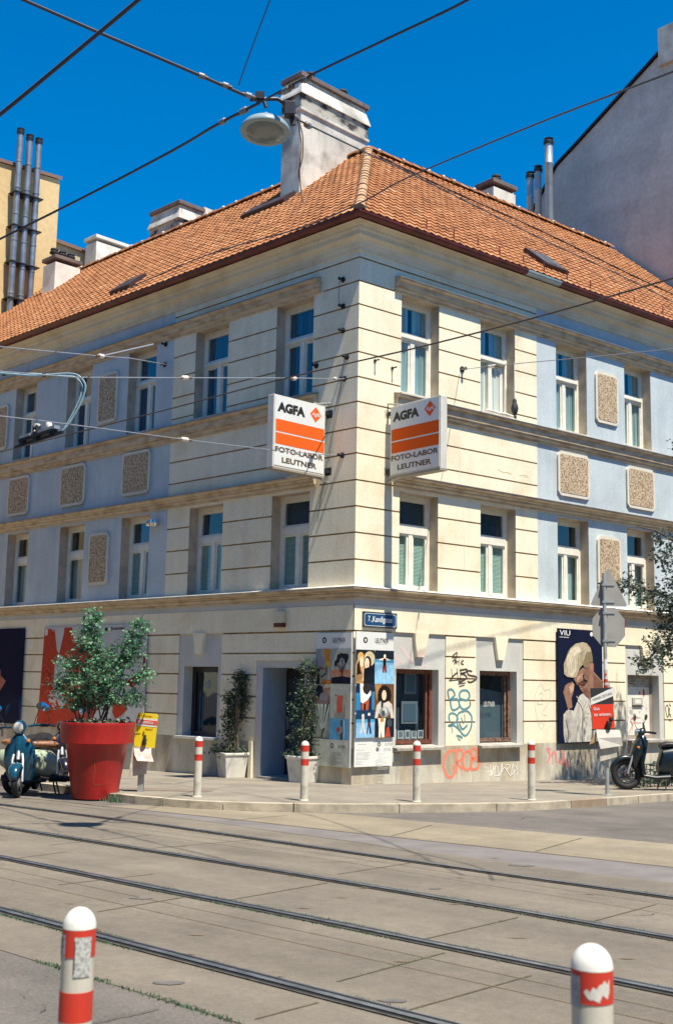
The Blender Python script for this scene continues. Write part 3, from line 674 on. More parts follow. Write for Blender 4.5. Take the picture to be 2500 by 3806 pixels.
def capline(p,q,name,cw=.13,step=.36,pale=.9,m=None):
    b=MB(); b.ca=[]; p=Vector(p);q=Vector(q); L=(q-p).length; d=(q-p)/L; n_=int(L/step); side=d.cross(Vector((0,0,1))).normalized(); up=side.cross(d)
    for k in range(n_):
        a=p+d*(k*L/n_); c_=p+d*((k+1.12)*L/n_); vs=[]
        w0,w1=cw*1.12,cw*.9; jz=random.uniform(-.008,.012)
        for P_,w_ in ((a,w0),(c_,w1)):
            for t in range(7):
                an=pi*t/6; vs.append(tuple(P_+side*cos(an)*w_+up*(sin(an)*w_*.8+jz)))
        b.add(vs,[(t,t+1,8+t,7+t) for t in range(6)]+[(0,1,2,3,4,5,6)]); tn=random.uniform(.2,.8); b.ca+=[tn]*7
    return b.obj(name,m or tile,BLD)
zt=RZ+TP*(RW+.47); q0=cp(.45); q1=cp(-RW)
palehip=mat('pale hip mortar',(.50,.33,.19),.9,c2=(.36,.19,.10),scale=5)
capline((q0.x,q0.y,RZ+.02),(q1.x,q1.y,zt+.06),'hip_cap',.115,.36,m=palehip)
for s_,U in (('R',UR+.2),('L',UL+.2)): capline((q1.x,q1.y,zt+.02),tuple(FF(s_,U,-RW,zt+.02)-C),'ridge_cap',.14)
mlm=mat('mortar lump',(.55,.50,.42),.95)
for s_,U in (('R',UR),('L',UL)):
    u=umin(s_,-RW)+.3
    while u<U:
        b=MB(); p=FF(s_,u,-RW+.08,zt+.06)-C; b.lathe([(.05,-.03),(.07,.02),(.03,.07),(0,.08)],6,0,Matrix.Translation(p)); b.obj('ridge_mortar',mlm,BLD); u+=random.uniform(.4,1.3)
# snow hooks
for u in (3.13,3.82,4.6,5.3,6.11,6.97,8.08,8.67,9.86,1.6,2.4):
    b=MB(); p=roofpt('R',u,.22,.03); b.tube([tuple(p),tuple(p+Vector((0,0,.20)))],.014,6); b.obj('snow_hook',red,BLD)
# roof conductor line and skylights
b=MB(); pts=[]
for k in range(31):
    t=k/30; pts.append(tuple(roofpt('R',umin('R',-4.6)+.3+t*9.5,-4.6+2.6*t+.15*sin(t*9),.07)))
b.tube(pts,.018,6)
b.obj('roof_cable',darkmetal,BLD)
def skylight(s_,u0,u1,v0,v1,openang,m1):
    b=MB()
    P4=[roofpt(s_,u,v,h) for h in (0,.13) for u,v in ((u0,v0),(u1,v0),(u1,v1),(u0,v1))]
    b.add([tuple(p) for p in P4],[(4,5,6,7),(0,1,5,4),(1,2,6,5),(2,3,7,6),(3,0,4,7)],0)
    o=b.obj('skylight',mat('skylight frame',(.04,.02,.02),.5),BLD)
    b=MB(); i=.07; sg=1
    b.add([tuple(roofpt(s_,u,v,.135)) for u,v in ((u0+i,v0-i),(u1-i,v0-i),(u1-i,v1+i),(u0+i,v1+i))],[(0,1,2,3)]); b.obj('pane',m1,o)
    b=MB(); um_=(u0+u1)/2; b.add([tuple(roofpt(s_,u,v,.14)) for u,v in ((um_-.015,v0-i),(um_+.015,v0-i),(um_+.015,v1+i),(um_-.015,v1+i))],[(0,1,2,3)]); b.obj('glazing_bar',darkmetal,o)
skg=mat('dusty skylight glass',(.10,.105,.11),.35,amp=.3,scale=4); skd=mat('dark roof hatch',(.05,.035,.03),.6,amp=.3)
skylight('R',5.75,6.55,-.12,-.80,0,skg)
skylight('L',7.85,8.7,-.05,-.55,0,skd)
skylight('L',4.3+.95,5.2+.95+.75,-2.75,-3.15,0,skd)
# ------------------------------------------------------------ big chimney on the roof, parts of the house
chm=mat('chimney render',(.66,.63,.56),.95,c2=(.42,.39,.34),scale=1.7,bump=.4,bscale=30,lo=.34,hi=.52,gr=[(1.2,.28,(2,2,.5),0)])
soot=mat('sooty render',(.45,.42,.36),.95,c2=(.045,.04,.045),scale=2.2,lo=.42,hi=.58,stretch=(1,1,2))
def chimney(K,dx,dy,wx,wy,z0,z1,hood=True,parent=BLD,name='chimney',m=chm,pots=2,capm=None):
    # K corner point (relative to parent), dx,dy unit vectors
    T=Matrix(((dx.x,dy.x,0,K[0]),(dx.y,dy.y,0,K[1]),(0,0,1,0),(0,0,0,1)))
    b=MB(T); H=z1-z0
    zs=z1-.95 if hood else z1-.12
    b.box(0,wx,0,wy,z0,zs,0)
    if hood:
        def ring(e,z): return [(-e,-e,z),(wx+e,-e,z),(wx+e,wy+e,z),(-e,wy+e,z)]
        prof=[(0,zs),(.05,zs+.03),(.05,zs+.10),(.02,zs+.12),(.02,z1-.66),(.03,z1-.50),(.08,z1-.48),(.07,z1-.42),(-.03,z1-.06),(-.03,z1)]
        vs=[];[vs.extend(ring(e,z)) for e,z in prof]
        fs=[];mm=[]
        for i in range(len(prof)-1):
            for k in range(4): fs.append((i*4+k,i*4+(k+1)%4,(i+1)*4+(k+1)%4,(i+1)*4+k)); mm.append(1 if i in (3,4,5) else 0)
        b.add(vs,fs,mm)
    o=b.obj(name,[m,soot],parent)
    s=MB(T); e=.05; s.box(-e,wx+e,-e,wy+e,z1,z1+.13); s.obj('cap_slab',capm or mat('dark cap slab',(.16,.12,.11),.9,amp=.3),o,bevel=.015)
    for k in range(pots):
        s=MB(T); cx_=wx/2; cy_=wy*(k+.5)/pots if wy>wx else wy/2
        if wy<=wx: cx_=wx*(k+.5)/pots
        s.lathe([(.085,z1+.13),(.085,z1+.28),(.15,z1+.28),(.16,z1+.33),(.10,z1+.38),(.14,z1+.40),(.13,z1+.45),(0,z1+.47)],14,0,None,(cx_,cy_)); s.obj('chimney_pot',mat('black pot',(.03,.03,.03),.8),o,smooth=True)
    return o
Kp=FL(5.19,-3.16,0)-C
chimney(Kp,dL,-nL,.70,2.45,13.4,17.3)
# ------------------------------------------------------------ background houses
yel=mat('ochre render',(.66,.49,.25),.9,c2=(.55,.38,.18),scale=.25,bump=.1,bscale=20)
pal=mat('pale yellow render',(.58,.52,.34),.9,c2=(.48,.42,.26),scale=.3)
capb=mat('dark coping',(.20,.12,.09),.9)
YB=empty('yellow_firewall_house',C,0,'tall ochre firewall with three steel flues rising behind the left roof','building')
u0=19.9; b=MB(ML)
def Lp(v,z,u=u0): return (-u,-v,z)
b.add([Lp(8,-1),Lp(8,18.9),Lp(-2.7,19.45),Lp(-5.1,19.6),Lp(-5.1,-1)]+[Lp(8,-1,30),Lp(8,18.9,30),Lp(-2.7,19.45,30),Lp(-5.1,19.6,30),Lp(-5.1,-1,30)],[(0,1,2,3,4),(9,8,7,6,5),(0,5,6,1),(1,6,7,2),(2,7,8,3),(3,8,9,4)])
b.obj('wall',yel,YB)
b=MB(ML); 
for (v0,z0,v1,z1) in ((8,18.9,-2.7,19.45),(-2.7,19.45,-5.15,19.6)):
    b.add([Lp(v0,z0,u0-.08),Lp(v1,z1,u0-.08),Lp(v1,z1+.12,u0-.08),Lp(v0,z0+.12,u0-.08),Lp(v0,z0+.12,u0+.5),Lp(v1,z1+.12,u0+.5)],[(0,1,2,3),(3,2,5,4)])
b.obj('coping',capb,YB)
b=MB(ML); b.add([Lp(-5.11,-1,20.1),Lp(-5.11,17.45,20.1),Lp(-8.6,17.2,20.1),Lp(-9.5,15.6,20.1),Lp(-13,15.2,20.1),Lp(-13,-1,20.1)]+[Lp(-5.11,-1,27),Lp(-5.11,17.45,27),Lp(-8.6,17.2,27),Lp(-9.5,15.6,27),Lp(-13,15.2,27),Lp(-13,-1,27)],[(0,1,2,3,4,5),(1,7,8,2),(2,8,9,3),(3,9,10,4),(4,10,11,5)]); b.obj('rear_wing',pal,YB)
b=MB(ML); b.add([Lp(-4.6,17.33,20.0),Lp(-8.7,17.18,20.0),Lp(-8.7,17.3,20.0),Lp(-4.6,17.46,20.0),Lp(-4.6,17.46,20.6),Lp(-8.7,17.3,20.6)],[(0,1,2,3),(3,2,5,4)]); b.obj('coping',capb,YB)
flm=mat('flue steel',(.24,.26,.29),.45,amp=.25,metal=.6)
for v,zt_ in ((-3.25,20.75),(-3.62,20.65),(-3.98,20.65)):
    b=MB(ML); x,y=-(u0-.35),-v; prof=[(.13,12.0)]; z=12.9
    while z<zt_-.5: prof+= [(.13,z-.03),(.145,z-.02),(.145,z+.02),(.13,z+.03)]; z+=.95
    prof+=[(.13,zt_-.2)]
    b.lathe([(r*.84,z) for r,z in prof],14,0,None,(x,y)); b.lathe([(.13,zt_-.2),(.14,zt_-.1),(.12,zt_-.08),(.14,zt_),(0,zt_+.03)],14,1,None,(x,y)); b.obj('flue',[flm,darkmetal],YB,smooth=True)
for z in (13.2,14.6,15.9,17.2,18.4):
    b=MB(ML); b.box(-(u0-.02),-(u0-.5),3.1,4.2,z,z+.04); b.obj('flue_bracket',darkmetal,YB)
whr2=mat('bright render',(.76,.74,.68),.9,c2=(.60,.57,.50),scale=2)
# smaller stacks on the roofs behind
def stack(label,side,u,v,wx,wy,z0,z1,hood,pots,m,name='roof_chimney',capm=None):
    e=empty(name,C,0,label,'chimney'); dd=dL if side=='L' else dR; nn=nL if side=='L' else nR
    K=FF(side,u,v,0)-C; o=chimney(K,dd if side=='L' else dR,-nn,wx,wy,z0,z1,hood,e,'stack',m,pots,capm); return e
whr=mat('white render',(.62,.60,.53),.9,c2=(.42,.39,.34),scale=2,gr=[(1.5,.25,(2,2,.4),0)])
stack('pale chimney with three black pots at the left end of the tiled roof','L',17.4,-3.62,.75,.95,12.6,15.62,False,3,whr2)
stack('plain white chimney block behind the left roof ridge','L',19.1,-6.25,.7,1.75,14.0,17.55,False,0,whr2,capm=whr2)
stack('broad weathered chimney with stepped hood above the left roof ridge','L',13.0,-5.3,1.5,.95,13.5,16.78,True,0,chm)
stack('small chimney with one black pot on the right roof ridge','R',9.55,-5.2,.95,.65,14.6,16.42,False,1,chm)
GW=empty('rear_gable_house',C,0,'grey sloping gable end showing left of the broad weathered chimney','building'); b=MB(ML)
b.prism([(-19.5,12),(-19.5,13.5),(-15.2,17.35),(-13.4,17.2),(-13.4,12)],6.6,10.5); b.obj('wall',chm,GW)
GB=empty('grey_gable_house',C,0,'tall grey firewall gable sloping up beyond the right roof','building')
gr=mat('grey gable render',(.54,.54,.52),.95,c2=(.47,.465,.45),scale=.35,bump=.15,stretch=(1,1,2.2),gr=[(.5,.14,(1,.3,2.5),0),(.8,.10,(2,2,.3),0),(3,.06,(1,1,1),0)])
b=MB(MR); ug=15.2
pts=[(-11,14.6),(-8.85,17.75),(-7.45,19.45),(-6.6,19.9),(-2.95,21.95),(-2.75,22.1),(.4,18.6),(.4,-1),(-11,-1)]
vs=[(ug,-v,z) for v,z in pts]+[(ug+9,-v,z) for v,z in pts]; n_=len(pts)
b.add(vs,[tuple(range(n_)),tuple(range(2*n_-1,n_-1,-1))]+[(i,(i+1)%n_,n_+(i+1)%n_,n_+i) for i in range(n_)]); b.obj('wall',gr,GB)
b=MB(MR)
for (v0,z0),(v1,z1) in zip(pts[:5],pts[1:6]):
    b.add([(ug-.1,-v0,z0),(ug-.1,-v1,z1),(ug-.1,-v1,z1+.1),(ug-.1,-v0,z0+.1),(ug+.5,-v0,z0+.1),(ug+.5,-v1,z1+.1)],[(0,1,2,3),(3,2,5,4)])
b.obj('coping',darkmetal,GB)
b=MB(MR); b.box(ug-.15,ug+1.2,2.2,3.25,21.3,22.55); b.obj('chimney',whr,GB)
for v,zt_,r_ in ((-7.55,18.85,.11),(-7.2,18.95,.11),(-6.75,19.75,.135)):
    b=MB(MR); x,y=13.9,-v; b.lathe([(r_,12),(r_,zt_-.9),(r_+.012,zt_-.88),(r_+.012,zt_-.84),(r_,zt_-.82),(r_,zt_-.2)],14,0,None,(x,y)); b.lathe([(r_+.03,zt_-.2),(r_+.04,zt_-.1),(r_,zt_-.06),(r_+.03,zt_),(0,zt_+.02)],14,1,None,(x,y)); b.obj('flue',[mat('bright flue steel',(.40,.42,.43),.5,metal=.4,amp=.15),darkmetal],GB,smooth=True)
b=MB(MR); b.lathe([(.07,12),(.07,18.4),(0,18.42)],12,0,None,(13.6,8.1)); b.obj('vent_pipe',whr,GB,smooth=True)
def opposite(A,B,h,label,m):  # unseen houses, added to block low blue sky and fill window reflections
    A=Vector(A);B=Vector(B); L=(B-A).length; e=empty('unseen_opposite_house',A,math.atan2((B-A).y,(B-A).x),label,'building'); b=MB(); b.box(0,L,0,8,-1,h,0); b.obj('wall',m,e)
    b=MB(); b.box(-.3,L+.3,-.5,8.3,h,h+.5,0); b.obj('cornice',cornm,e)
    for f in range(4):
        x=1.5
        while x<L-2:
            b=MB(); b.box(x,x+1.1,-.02,.0,1.0+f*3.7,3.0+f*3.7,0); b.obj('window',darkwin,e); x+=3.2
darkwin=mat('far dark window',(.05,.06,.07),.2)
opm=mat('opposite render',(.42,.34,.24),.9,amp=.15,scale=.4)
opposite(FL(-8,21,0),FL(30,21,0),15,'unseen house across the tram street outside the left edge, blocks sky light, mirrored in windows',opm)
opposite(FR(34,26,0),FR(-4,26,0),15,'unseen house across the side street outside the right edge, blocks sky light, mirrored in windows',opm)
opposite((14,-15,0),(-16,-15,0),14,'unseen house behind the camera, blocks sky light, mirrored in windows',opm)
# ------------------------------------------------------------ illuminated box signs
orange=mat('sign orange',(.80,.12,.018),.9,spec=.08); signw=mat('sign white',(.72,.73,.70),.35,amp=.04,scale=2); signcase=mat('sign case',(.60,.59,.53),.5,amp=.1); txb=mat('sign black',(.02,.016,.012),.5); signdk=mat('sign brown lettering',(.10,.055,.02),.5); under=mat('sign under tray',(.30,.26,.20),.6)
def boxsign(side,u,v0,v1,z0,z1,label,th=.18):
    # local frame: x along the face as read by the viewer, y = thickness (0 = visible face), z up
    w_=v1-v0
    if side=='R':   # face looks toward -dR ; reader's x grows outward (+nR)
        X=nR; Y=dR; org=FR(u,v0,z0)
    else:           # face looks toward -dL ; reader's x runs from outer edge to wall (-nL)
        X=-nL; Y=dL; org=FL(u,v1,z0)
    rz=math.atan2(X.y,X.x); e=empty('box_sign',org,rz,label,'sign','orange and white box signs at the corner')
    ysg=1 if Vector((-X.y,X.x,0)).dot(Y)>0 else -1
    h=z1-z0; b=MB(); b.box(0,w_,.004*ysg,(th)*ysg,0,h); b.obj('case',signcase,e,bevel=.012)
    b=MB(); b.box(.03,w_-.03,-.004*ysg,.02*ysg,.045,h-.03); b.obj('face',signw,e)
    b=MB(); b.box(0,w_,-.01*ysg,(th+.01)*ysg,-.03,.01); b.obj('tray',under,e)
    y=-.007*ysg; b=MB()
    b.poly([(.05,h*.50),(w_-.03,h*.50),(w_-.03,h*.665),(.05,h*.665)],y,0); b.poly([(.05,h*.325),(w_-.03,h*.325),(w_-.03,h*.48),(.05,h*.48)],y,0)
    cx_,cz=w_*.80,h*.845; s_=.155
    b.poly([(cx_-s_,cz),(cx_,cz-s_),(cx_+s_,cz),(cx_,cz+s_)],y,0); b.obj('orange_bands',orange,e)
    b=MB(); b.text('AGFA',w_*.06,h*.77,h*.135,w_*.53,y*1.1,0,bold=.06); b.text('Agfa',cx_,cz-.055,.10,.235,y*1.4,2,bold=.012,align='CENTER',shear=.25)
    b.text('FOTO-LABOR',w_*.50,h*.215,h*.075,w_*.93,y*1.1,1,bold=.03,align='CENTER'); b.text('LEUTNER',w_*.50,h*.08,h*.075,w_*.67,y*1.1,1,bold=.03,align='CENTER')
    b.obj('lettering',[txb,signdk,signw],e)
    xw= -v0 if side=='R' else w_+v0   # wall position in local x
    for zz in (h-.12,.13):
        b=MB(); a,c_=sorted((xw,0 if side=='R' else w_)); b.box(a,c_,(.03)*ysg,(.09)*ysg,zz-.035,zz+.035); b.box(xw-.03 if side=='R' else xw-.0,xw+.0 if side=='R' else xw+.03,-.02*ysg,.15*ysg,zz-.08,zz+.08); b.obj('bracket',darkmetal,e)
    for zz,s1 in ((h+.0,1),(0,-1)):
        b=MB(); xi=(0 if side=='R' else w_); b.tube([(xw,.06*ysg,zz+s1*.10),(xi+(.3 if side=='R' else -.3),.06*ysg,zz)],.018,6); b.obj('stay',metalg,e)
boxsign('R',.74,.14,1.54,5.87,7.28,'right hand AGFA FOTO-LABOR LEUTNER box sign with its face in shade')
boxsign('L',.70,.17,1.54,5.86,7.27,'left hand AGFA FOTO-LABOR LEUTNER box sign with its face in full sun')
# ------------------------------------------------------------ wall mounted flat things
def wallthing(name,side,u0,u1,z0,z1,off,label,cat,group=None):
    x=(u0 if side=='R' else u1); org=FF(side,x,off,z0); return empty(name,org,tR if side=='R' else tL-pi,label,cat,group),abs(u1-u0),z1-z0
navy=mat('enamel blue',(.012,.07,.17),.25)
e,w_,h=wallthing('street_sign','R',.195,1.07,2.925,3.225,.03,'blue enamel street name plate reading 7., Kandlgasse','sign')
b=MB(); b.box(0,w_,-.012,.025,0,h); b.obj('plate',mat('plate rim',(.05,.04,.035),.4),e)
b=MB(); b.box(.018,w_-.018,-.014,-.005,.018,h-.018); b.obj('enamel',navy,e)
b=MB(); i=.03; c_=.03
o8=lambda i,c_: [(i+c_,i),(w_-i-c_,i),(w_-i,i+c_),(w_-i,h-i-c_),(w_-i-c_,h-i),(i+c_,h-i),(i,h-i-c_),(i,i+c_)]
A=o8(i,c_);B=o8(i+.008,c_); b.add([(x,-.0155,z) for x,z in A+B],[(k,(k+1)%8,8+(k+1)%8,8+k) for k in range(8)])
b.text('7.',.125,.115,.105,.07,-.016,0,bold=.0); b.text(',Kandlgasse',.215,.075,.145,.53,-.016,0,bold=.01); b.obj('lettering',mat('enamel white',(.8,.8,.78),.3),e)
e,w_,h=wallthing('alarm_box','L',1.865,2.135,2.95,3.27,.02,'beige alarm box with dark red base above the entrance','alarm box')
b=MB(); b.box(0,w_,-.09,0,.085,h); b.obj('housing',mat('beige plastic',(.62,.57,.42),.5),e,bevel=.01); b=MB(); b.box(0,w_,-.088,0,0,.083); b.obj('strobe',mat('dark red plastic',(.10,.012,.012),.3),e,bevel=.008)
e=empty('wall_spotlight',FL(6.28,.10,5.41),tL-pi,'small chrome globe lamp on the blue wall','lamp'); b=MB(); b.lathe([(0,-.11),(.08,-.08),(.115,0),(.08,.08),(0,.11)],16,0); b.obj('globe',chrome,e,smooth=True); b=MB(); b.tube([(0,0,0),(.0,.12,-.02)],.03); b.tube([(-.10,-.05,0),(-.16,-.10,0)],.07,12,1); b.obj('arm',[darkmetal,chrome],e)
# bird like figure on the sill of the open window
e=empty('sill_figurine',FR(4.50,.05,7.72),tR,'small dark rounded figure standing on the sill of the open window','figurine'); b=MB(); b.lathe([(.03,-.05),(.05,-.02),(.035,.02),(.07,.10),(.085,.18),(.06,.27),(.045,.31),(.05,.35),(.03,.39),(0,.41)],12,0); b.obj('figure_body',mat('charcoal figure',(.03,.03,.04),.7),e,smooth=True)
# --- posters
def poster(name,side,u0,u1,z0,z1,off,label,th=.02,boardmat=None,cat='poster'):
    e,w_,h=wallthing(name,side,u0,u1,z0,z1,off,label,cat); b=MB(); b.box(0,w_,0,th,0,h); b.obj('board',boardmat or signw,e); return e,w_,h
class Art:
    def __init__(s,w,h): s.b=MB(); s.w=w; s.h=h; s.m=[]; s.idx={}; s.y=-.0006
    def c(s,c):
        if c not in s.idx: s.idx[c]=len(s.m); s.m.append(mat('print '+c,c,.7,spec=.15,amp=.16,scale=9))
        return s.idx[c]
    def p(s,pts,c,box=None,up=.0008):
        s.y-=up
        if box: x0,y0,x1,y1=box; pts=[(x0+(x1-x0)*a,y0+(y1-y0)*b_) for a,b_ in pts]
        s.b.poly([(x*s.w,(1-y)*s.h) for x,y in pts],s.y,s.c(c))
    def r(s,x0,y0,x1,y1,c,box=None): s.p([(x0,y0),(x1,y0),(x1,y1),(x0,y1)],c,box)
    def e(s,cx_,cy_,rx,ry,c,box=None,n=16,a0=0,a1=360):
        s.p([(cx_+rx*cos(R(a0+(a1-a0)*k/n)),cy_+ry*sin(R(a0+(a1-a0)*k/n))) for k in range(n)],c,box)
    def t(s,t_,x,y,h,w_,c,bold=0,align='LEFT',rot=0,shear=0):
        s.y-=.0008; s.b.text(t_,x*s.w,(1-y)*s.h,h*s.h,w_*s.w,s.y,s.c(c),bold,align,rot,shear)
    def s(s,pts,wd,c,smooth=True):
        s.y-=.0008; s.b.stroke([(x*s.w,(1-y)*s.h) for x,y in pts],wd,s.y,s.c(c),smooth)
    def logo(s,x,y,r):
        s.e(x,y,r/s.w,r/s.h,'1c1a12'); s.p([(-.5,-.2),(-.3,-.5),(0,-.25),(.3,-.5),(.5,-.2),(.4,.5),(-.4,.5)],'d9d9d0',(x,y,x+r/s.w,y+r/s.h)); s.r(-.15,-.05,.15,.3,'55534a',(x,y,x+r/s.w,y+r/s.h))
    def done(s,e): s.b.obj('print',s.m,e)
E0,w_,h=poster('corner_poster','R',.0,.955,.325,2.838,.075,'sunlit white LEUTNER photo poster with fashion pictures on the right side of the corner')
a=Art(w_,h)
a.logo(.245,.063,.058); a.t('LEUTNER',.50,.079,.034,.36,'231f16',.006); a.r(.54,.083,.82,.086,'c9c6ba')
B1=(0,.136,.487,.388); a.r(0,0,1,1,'1d2026',B1)
a.p([(0,.45),(.12,.2),(.3,.1),(.36,.3),(.5,.25),(.45,.8),(.42,1),(0,1)],'c79a63',B1); a.e(.25,.2,.17,.13,'d2a35e',B1); a.e(.30,.36,.12,.16,'f0d3ae',B1); a.p([(.05,.45),(.2,.3),(.22,.5),(.3,.72),(.05,.75)],'2b1d16',B1); a.p([(0,.78),(.2,.72),(.36,.8),(.35,1),(0,1)],'b78d5c',B1)
a.e(.72,.26,.30,.22,'cdbd97',B1); a.e(.62,.40,.20,.22,'20181a',B1); a.e(.58,.41,.13,.17,'f2d6b6',B1); a.p([(.42,.58),(.6,.52),(.9,.5),(1,.6),(1,1),(.4,1)],'14171f',B1); a.p([(.36,.55),(.42,.6),(.40,.95),(.34,.9)],'e9c9a3',B1); a.e(.56,.46,.03,.015,'a0503c',B1)
B2=(.487,.136,1,.388); a.r(0,0,1,.3,'16222e',B2); a.r(0,.26,1,.36,'3f93b8',B2); a.r(0,.36,1,1,'8ec1df',B2); a.r(.49,.7,.51,1,'e6eef2',B2); a.p([(.2,.27),(.45,.22),(.55,.22),(.8,.27),(.8,.3),(.58,.30),(.42,.30),(.2,.3)],'e8d3bd',B2); a.r(.43,.24,.58,.45,'241a1c',B2); a.p([(.41,.45),(.60,.45),(.62,.66),(.53,.66),(.50,.5),(.48,.66),(.40,.66)],'7d2c1c',B2); a.e(.51,.17,.06,.06,'eed9c0',B2)
B3=(0,.388,.487,.585); a.r(0,0,1,1,'162a44',B3); a.r(0,.35,.26,1,'2f7fb0',B3); a.r(.84,.3,1,.98,'2f7fb0',B3); a.p([(.2,0),(.38,0),(.42,.35),(.6,.42),(.78,.25),(.8,.42),(.62,.62),(.36,.75),(.25,.68)],'f4efe4',B3); a.e(.55,.18,.2,.2,'30282a',B3); a.p([(.28,.8),(.4,.72),(.7,.6),(.66,1),(.3,1)],'b4512a',B3); a.r(.42,.75,.52,1,'1a0f0f',B3)
B4=(.487,.388,1,.645); a.r(0,0,1,1,'6b4a2c',B4); a.p([(.0,0),(.35,0),(.1,.5)],'a77c4a',B4); a.e(.5,.34,.36,.30,'1e1613',B4); a.e(.48,.33,.12,.15,'f0d0b0',B4); a.p([(.1,.62),(.3,.5),(.48,.56),(.72,.5),(.9,.6),(1,1),(.85,1),(.78,.8),(.2,.86),(.15,1),(0,1)],'cfc6bb',B4); a.p([(.34,.45),(.44,.55),(.4,.95),(.3,.95)],'2a211c',B4); a.e(.5,.82,.25,.16,'8d9290',B4); a.e(.52,.78,.12,.10,'c9cdca',B4); a.e(.44,.86,.10,.09,'4a4f50',B4)
B5=(0,.585,.487,.787); a.r(0,0,1,.35,'163a5c',B5); a.r(0,.33,1,.5,'4f9cc8',B5); a.r(0,.45,1,1,'86b8dc',B5); a.r(.51,.7,.53,1,'dce8f0',B5); a.e(.36,.19,.07,.06,'ead9c6',B5); a.p([(.29,.22),(.43,.22),(.43,.5),(.50,.84),(.43,.84),(.36,.55),(.28,.84),(.21,.84),(.30,.5)],'dccbb6',B5); a.e(.68,.15,.07,.06,'ead9c6',B5); a.p([(.6,.2),(.76,.2),(.76,.5),(.82,.84),(.74,.86),(.68,.55),(.60,.86),(.56,.84),(.62,.5)],'2b2a38',B5); a.p([(.64,.45),(.74,.45),(.76,.62),(.7,.56),(.62,.62)],'6e2c2a',B5)
B6=(.487,.645,1,.787); a.r(0,0,1,1,'141e2a',B6); a.p([(.16,0),(.55,0),(.5,.5),(.5,1),(.36,1),(.33,.6),(.3,1),(.2,1),(.2,.5)],'f1e0cd',B6); a.e(.36,.08,.1,.12,'b3844a',B6); a.p([(.6,.5),(.72,.4),(.82,.98),(.52,.98)],'b4432a',B6); a.e(.75,.25,.14,.22,'3b4450',B6)
a.logo(.60,.838,.042); a.t('LEUTNER',.76,.85,.022,.2,'6c6856',0); a.r(.04,.833,.26,.838,'a9a79b')
for k in range(6): a.r(.04,.855+.009*k,.04+random.uniform(.25,.38),.8575+.009*k,'cfcfcc')
for k in range(3): a.r(.04,.915+.009*k,.04+random.uniform(.12,.2),.9175+.009*k,'c8c8c4')
for k in range(13): a.r(.55,.905+.0095*k,.55+random.uniform(.12,.32),.9075+.0095*k,'bebfbd')
a.done(E0)
E0,w_,h=poster('corner_poster','L',-.0,.95,.31,2.812,.05,'shaded LEUTNER photo poster with desert pictures on the left side of the corner')
a=Art(w_,h)
a.logo(.235,.055,.058); a.t('LEUTNER',.47,.073,.034,.36,'1c1a12',.006); a.r(.5,.079,.8,.082,'b4b2a4')
B1=(0,.12,.47,.39); a.r(0,0,1,1,'a9a295',B1); a.r(0,0,.35,.3,'8f9a9c',B1); a.p([(.5,0),(.82,0),(.86,.35),(.6,.35)],'c98a2e',B1); a.p([(.62,.35),(.88,.35),(.88,.52),(.62,.5)],'d9a83e',B1); a.p([(.08,.22),(.5,.2),(.52,.52),(.06,.54)],'9e98a0',B1); a.r(.05,.54,.58,.58,'9b5a42',B1); a.p([(.14,.58),(.26,.58),(.28,1),(.06,1),(.12,.8)],'2a3040',B1); a.p([(.64,.5),(.7,.5),(.7,.72),(.34,.82),(.34,.78),(.64,.69)],'4a3a30',B1); a.p([(.4,.86),(1,.9),(1,1),(.36,1)],'b97a36',B1)
B2=(.47,.12,1,.385); a.r(0,0,1,.62,'a3aaa2',B2); a.r(0,.6,1,.72,'b8795c',B2); a.r(0,.7,1,.82,'b58a6c',B2); a.p([(0,.83),(.3,.80),(.6,.78),(1,.82),(1,1),(0,1)],'1b1c30',B2)
for (x,y,rx,ry) in ((.22,.42,.08,.09),(.36,.25,.09,.10),(.50,.20,.10,.08),(.66,.22,.10,.09),(.80,.24,.09,.10),(.76,.34,.08,.08),(.34,.34,.08,.07)): a.e(x,y,rx,ry,'23232a',B2)
for pts in ([(.56,.82),(.54,.6),(.36,.42)],[(.56,.82),(.57,.5),(.55,.3)],[(.56,.82),(.62,.6),(.72,.42)],[(.56,.7),(.4,.55),(.26,.45)]): a.s([(B2[0]+(B2[2]-B2[0])*x,B2[1]+(B2[3]-B2[1])*y) for x,y in pts],.022,'4b3b3a')
B3=(0,.39,.47,.54); a.r(0,0,1,1,'a58676',B3); a.r(0,0,1,.2,'b9a998',B3); a.s([(.2,.46),(.3,.43),(.46,.415)],.012,'8a5a40'); a.e(.32,.36,.22,.32,'262c40',B3); a.e(.6,.66,.28,.26,'8a8688',B3); a.p([(0,.8),(1,.82),(1,1),(0,1)],'8c7472',B3)
B4=(0,.54,.47,.79); a.r(0,0,1,1,'9aa096',B4)
for x0,x1,x2 in ((.02,.15,.45),(.18,.36,.5),(.42,.55,.56),(.66,.80,.6),(.86,.99,.66)): a.p([(x0,.0),(x1,.0),(x2+.02,.75),(x2-.02,.75)],'c2c8bb',B4)
for pts in ([(.1,0),(.18,0),(.46,.6)],[(.6,0),(.64,0),(.58,.6)],[(.8,0),(.9,0),(.64,.6)]): a.p(pts,'31392c',B4)
a.p([(.3,.8),(.7,.72),(.62,1),(.46,1),(.5,.85)],'8c8f80',B4); a.p([(.62,.72),(.72,.7),(.56,.9),(.56,1),(.5,1),(.52,.86)],'20251f',B4)
B5=(.47,.385,1,.645); a.r(0,0,1,1,'aeb0a2',B5); a.p([(.36,.33),(.68,.33),(.66,.84),(.36,.84)],'c9604e',B5); a.r(.25,.82,.76,1,'8e8f86',B5); a.r(.74,.6,.78,1,'75766f',B5); a.e(.31,.33,.05,.03,'8a7440',B5)
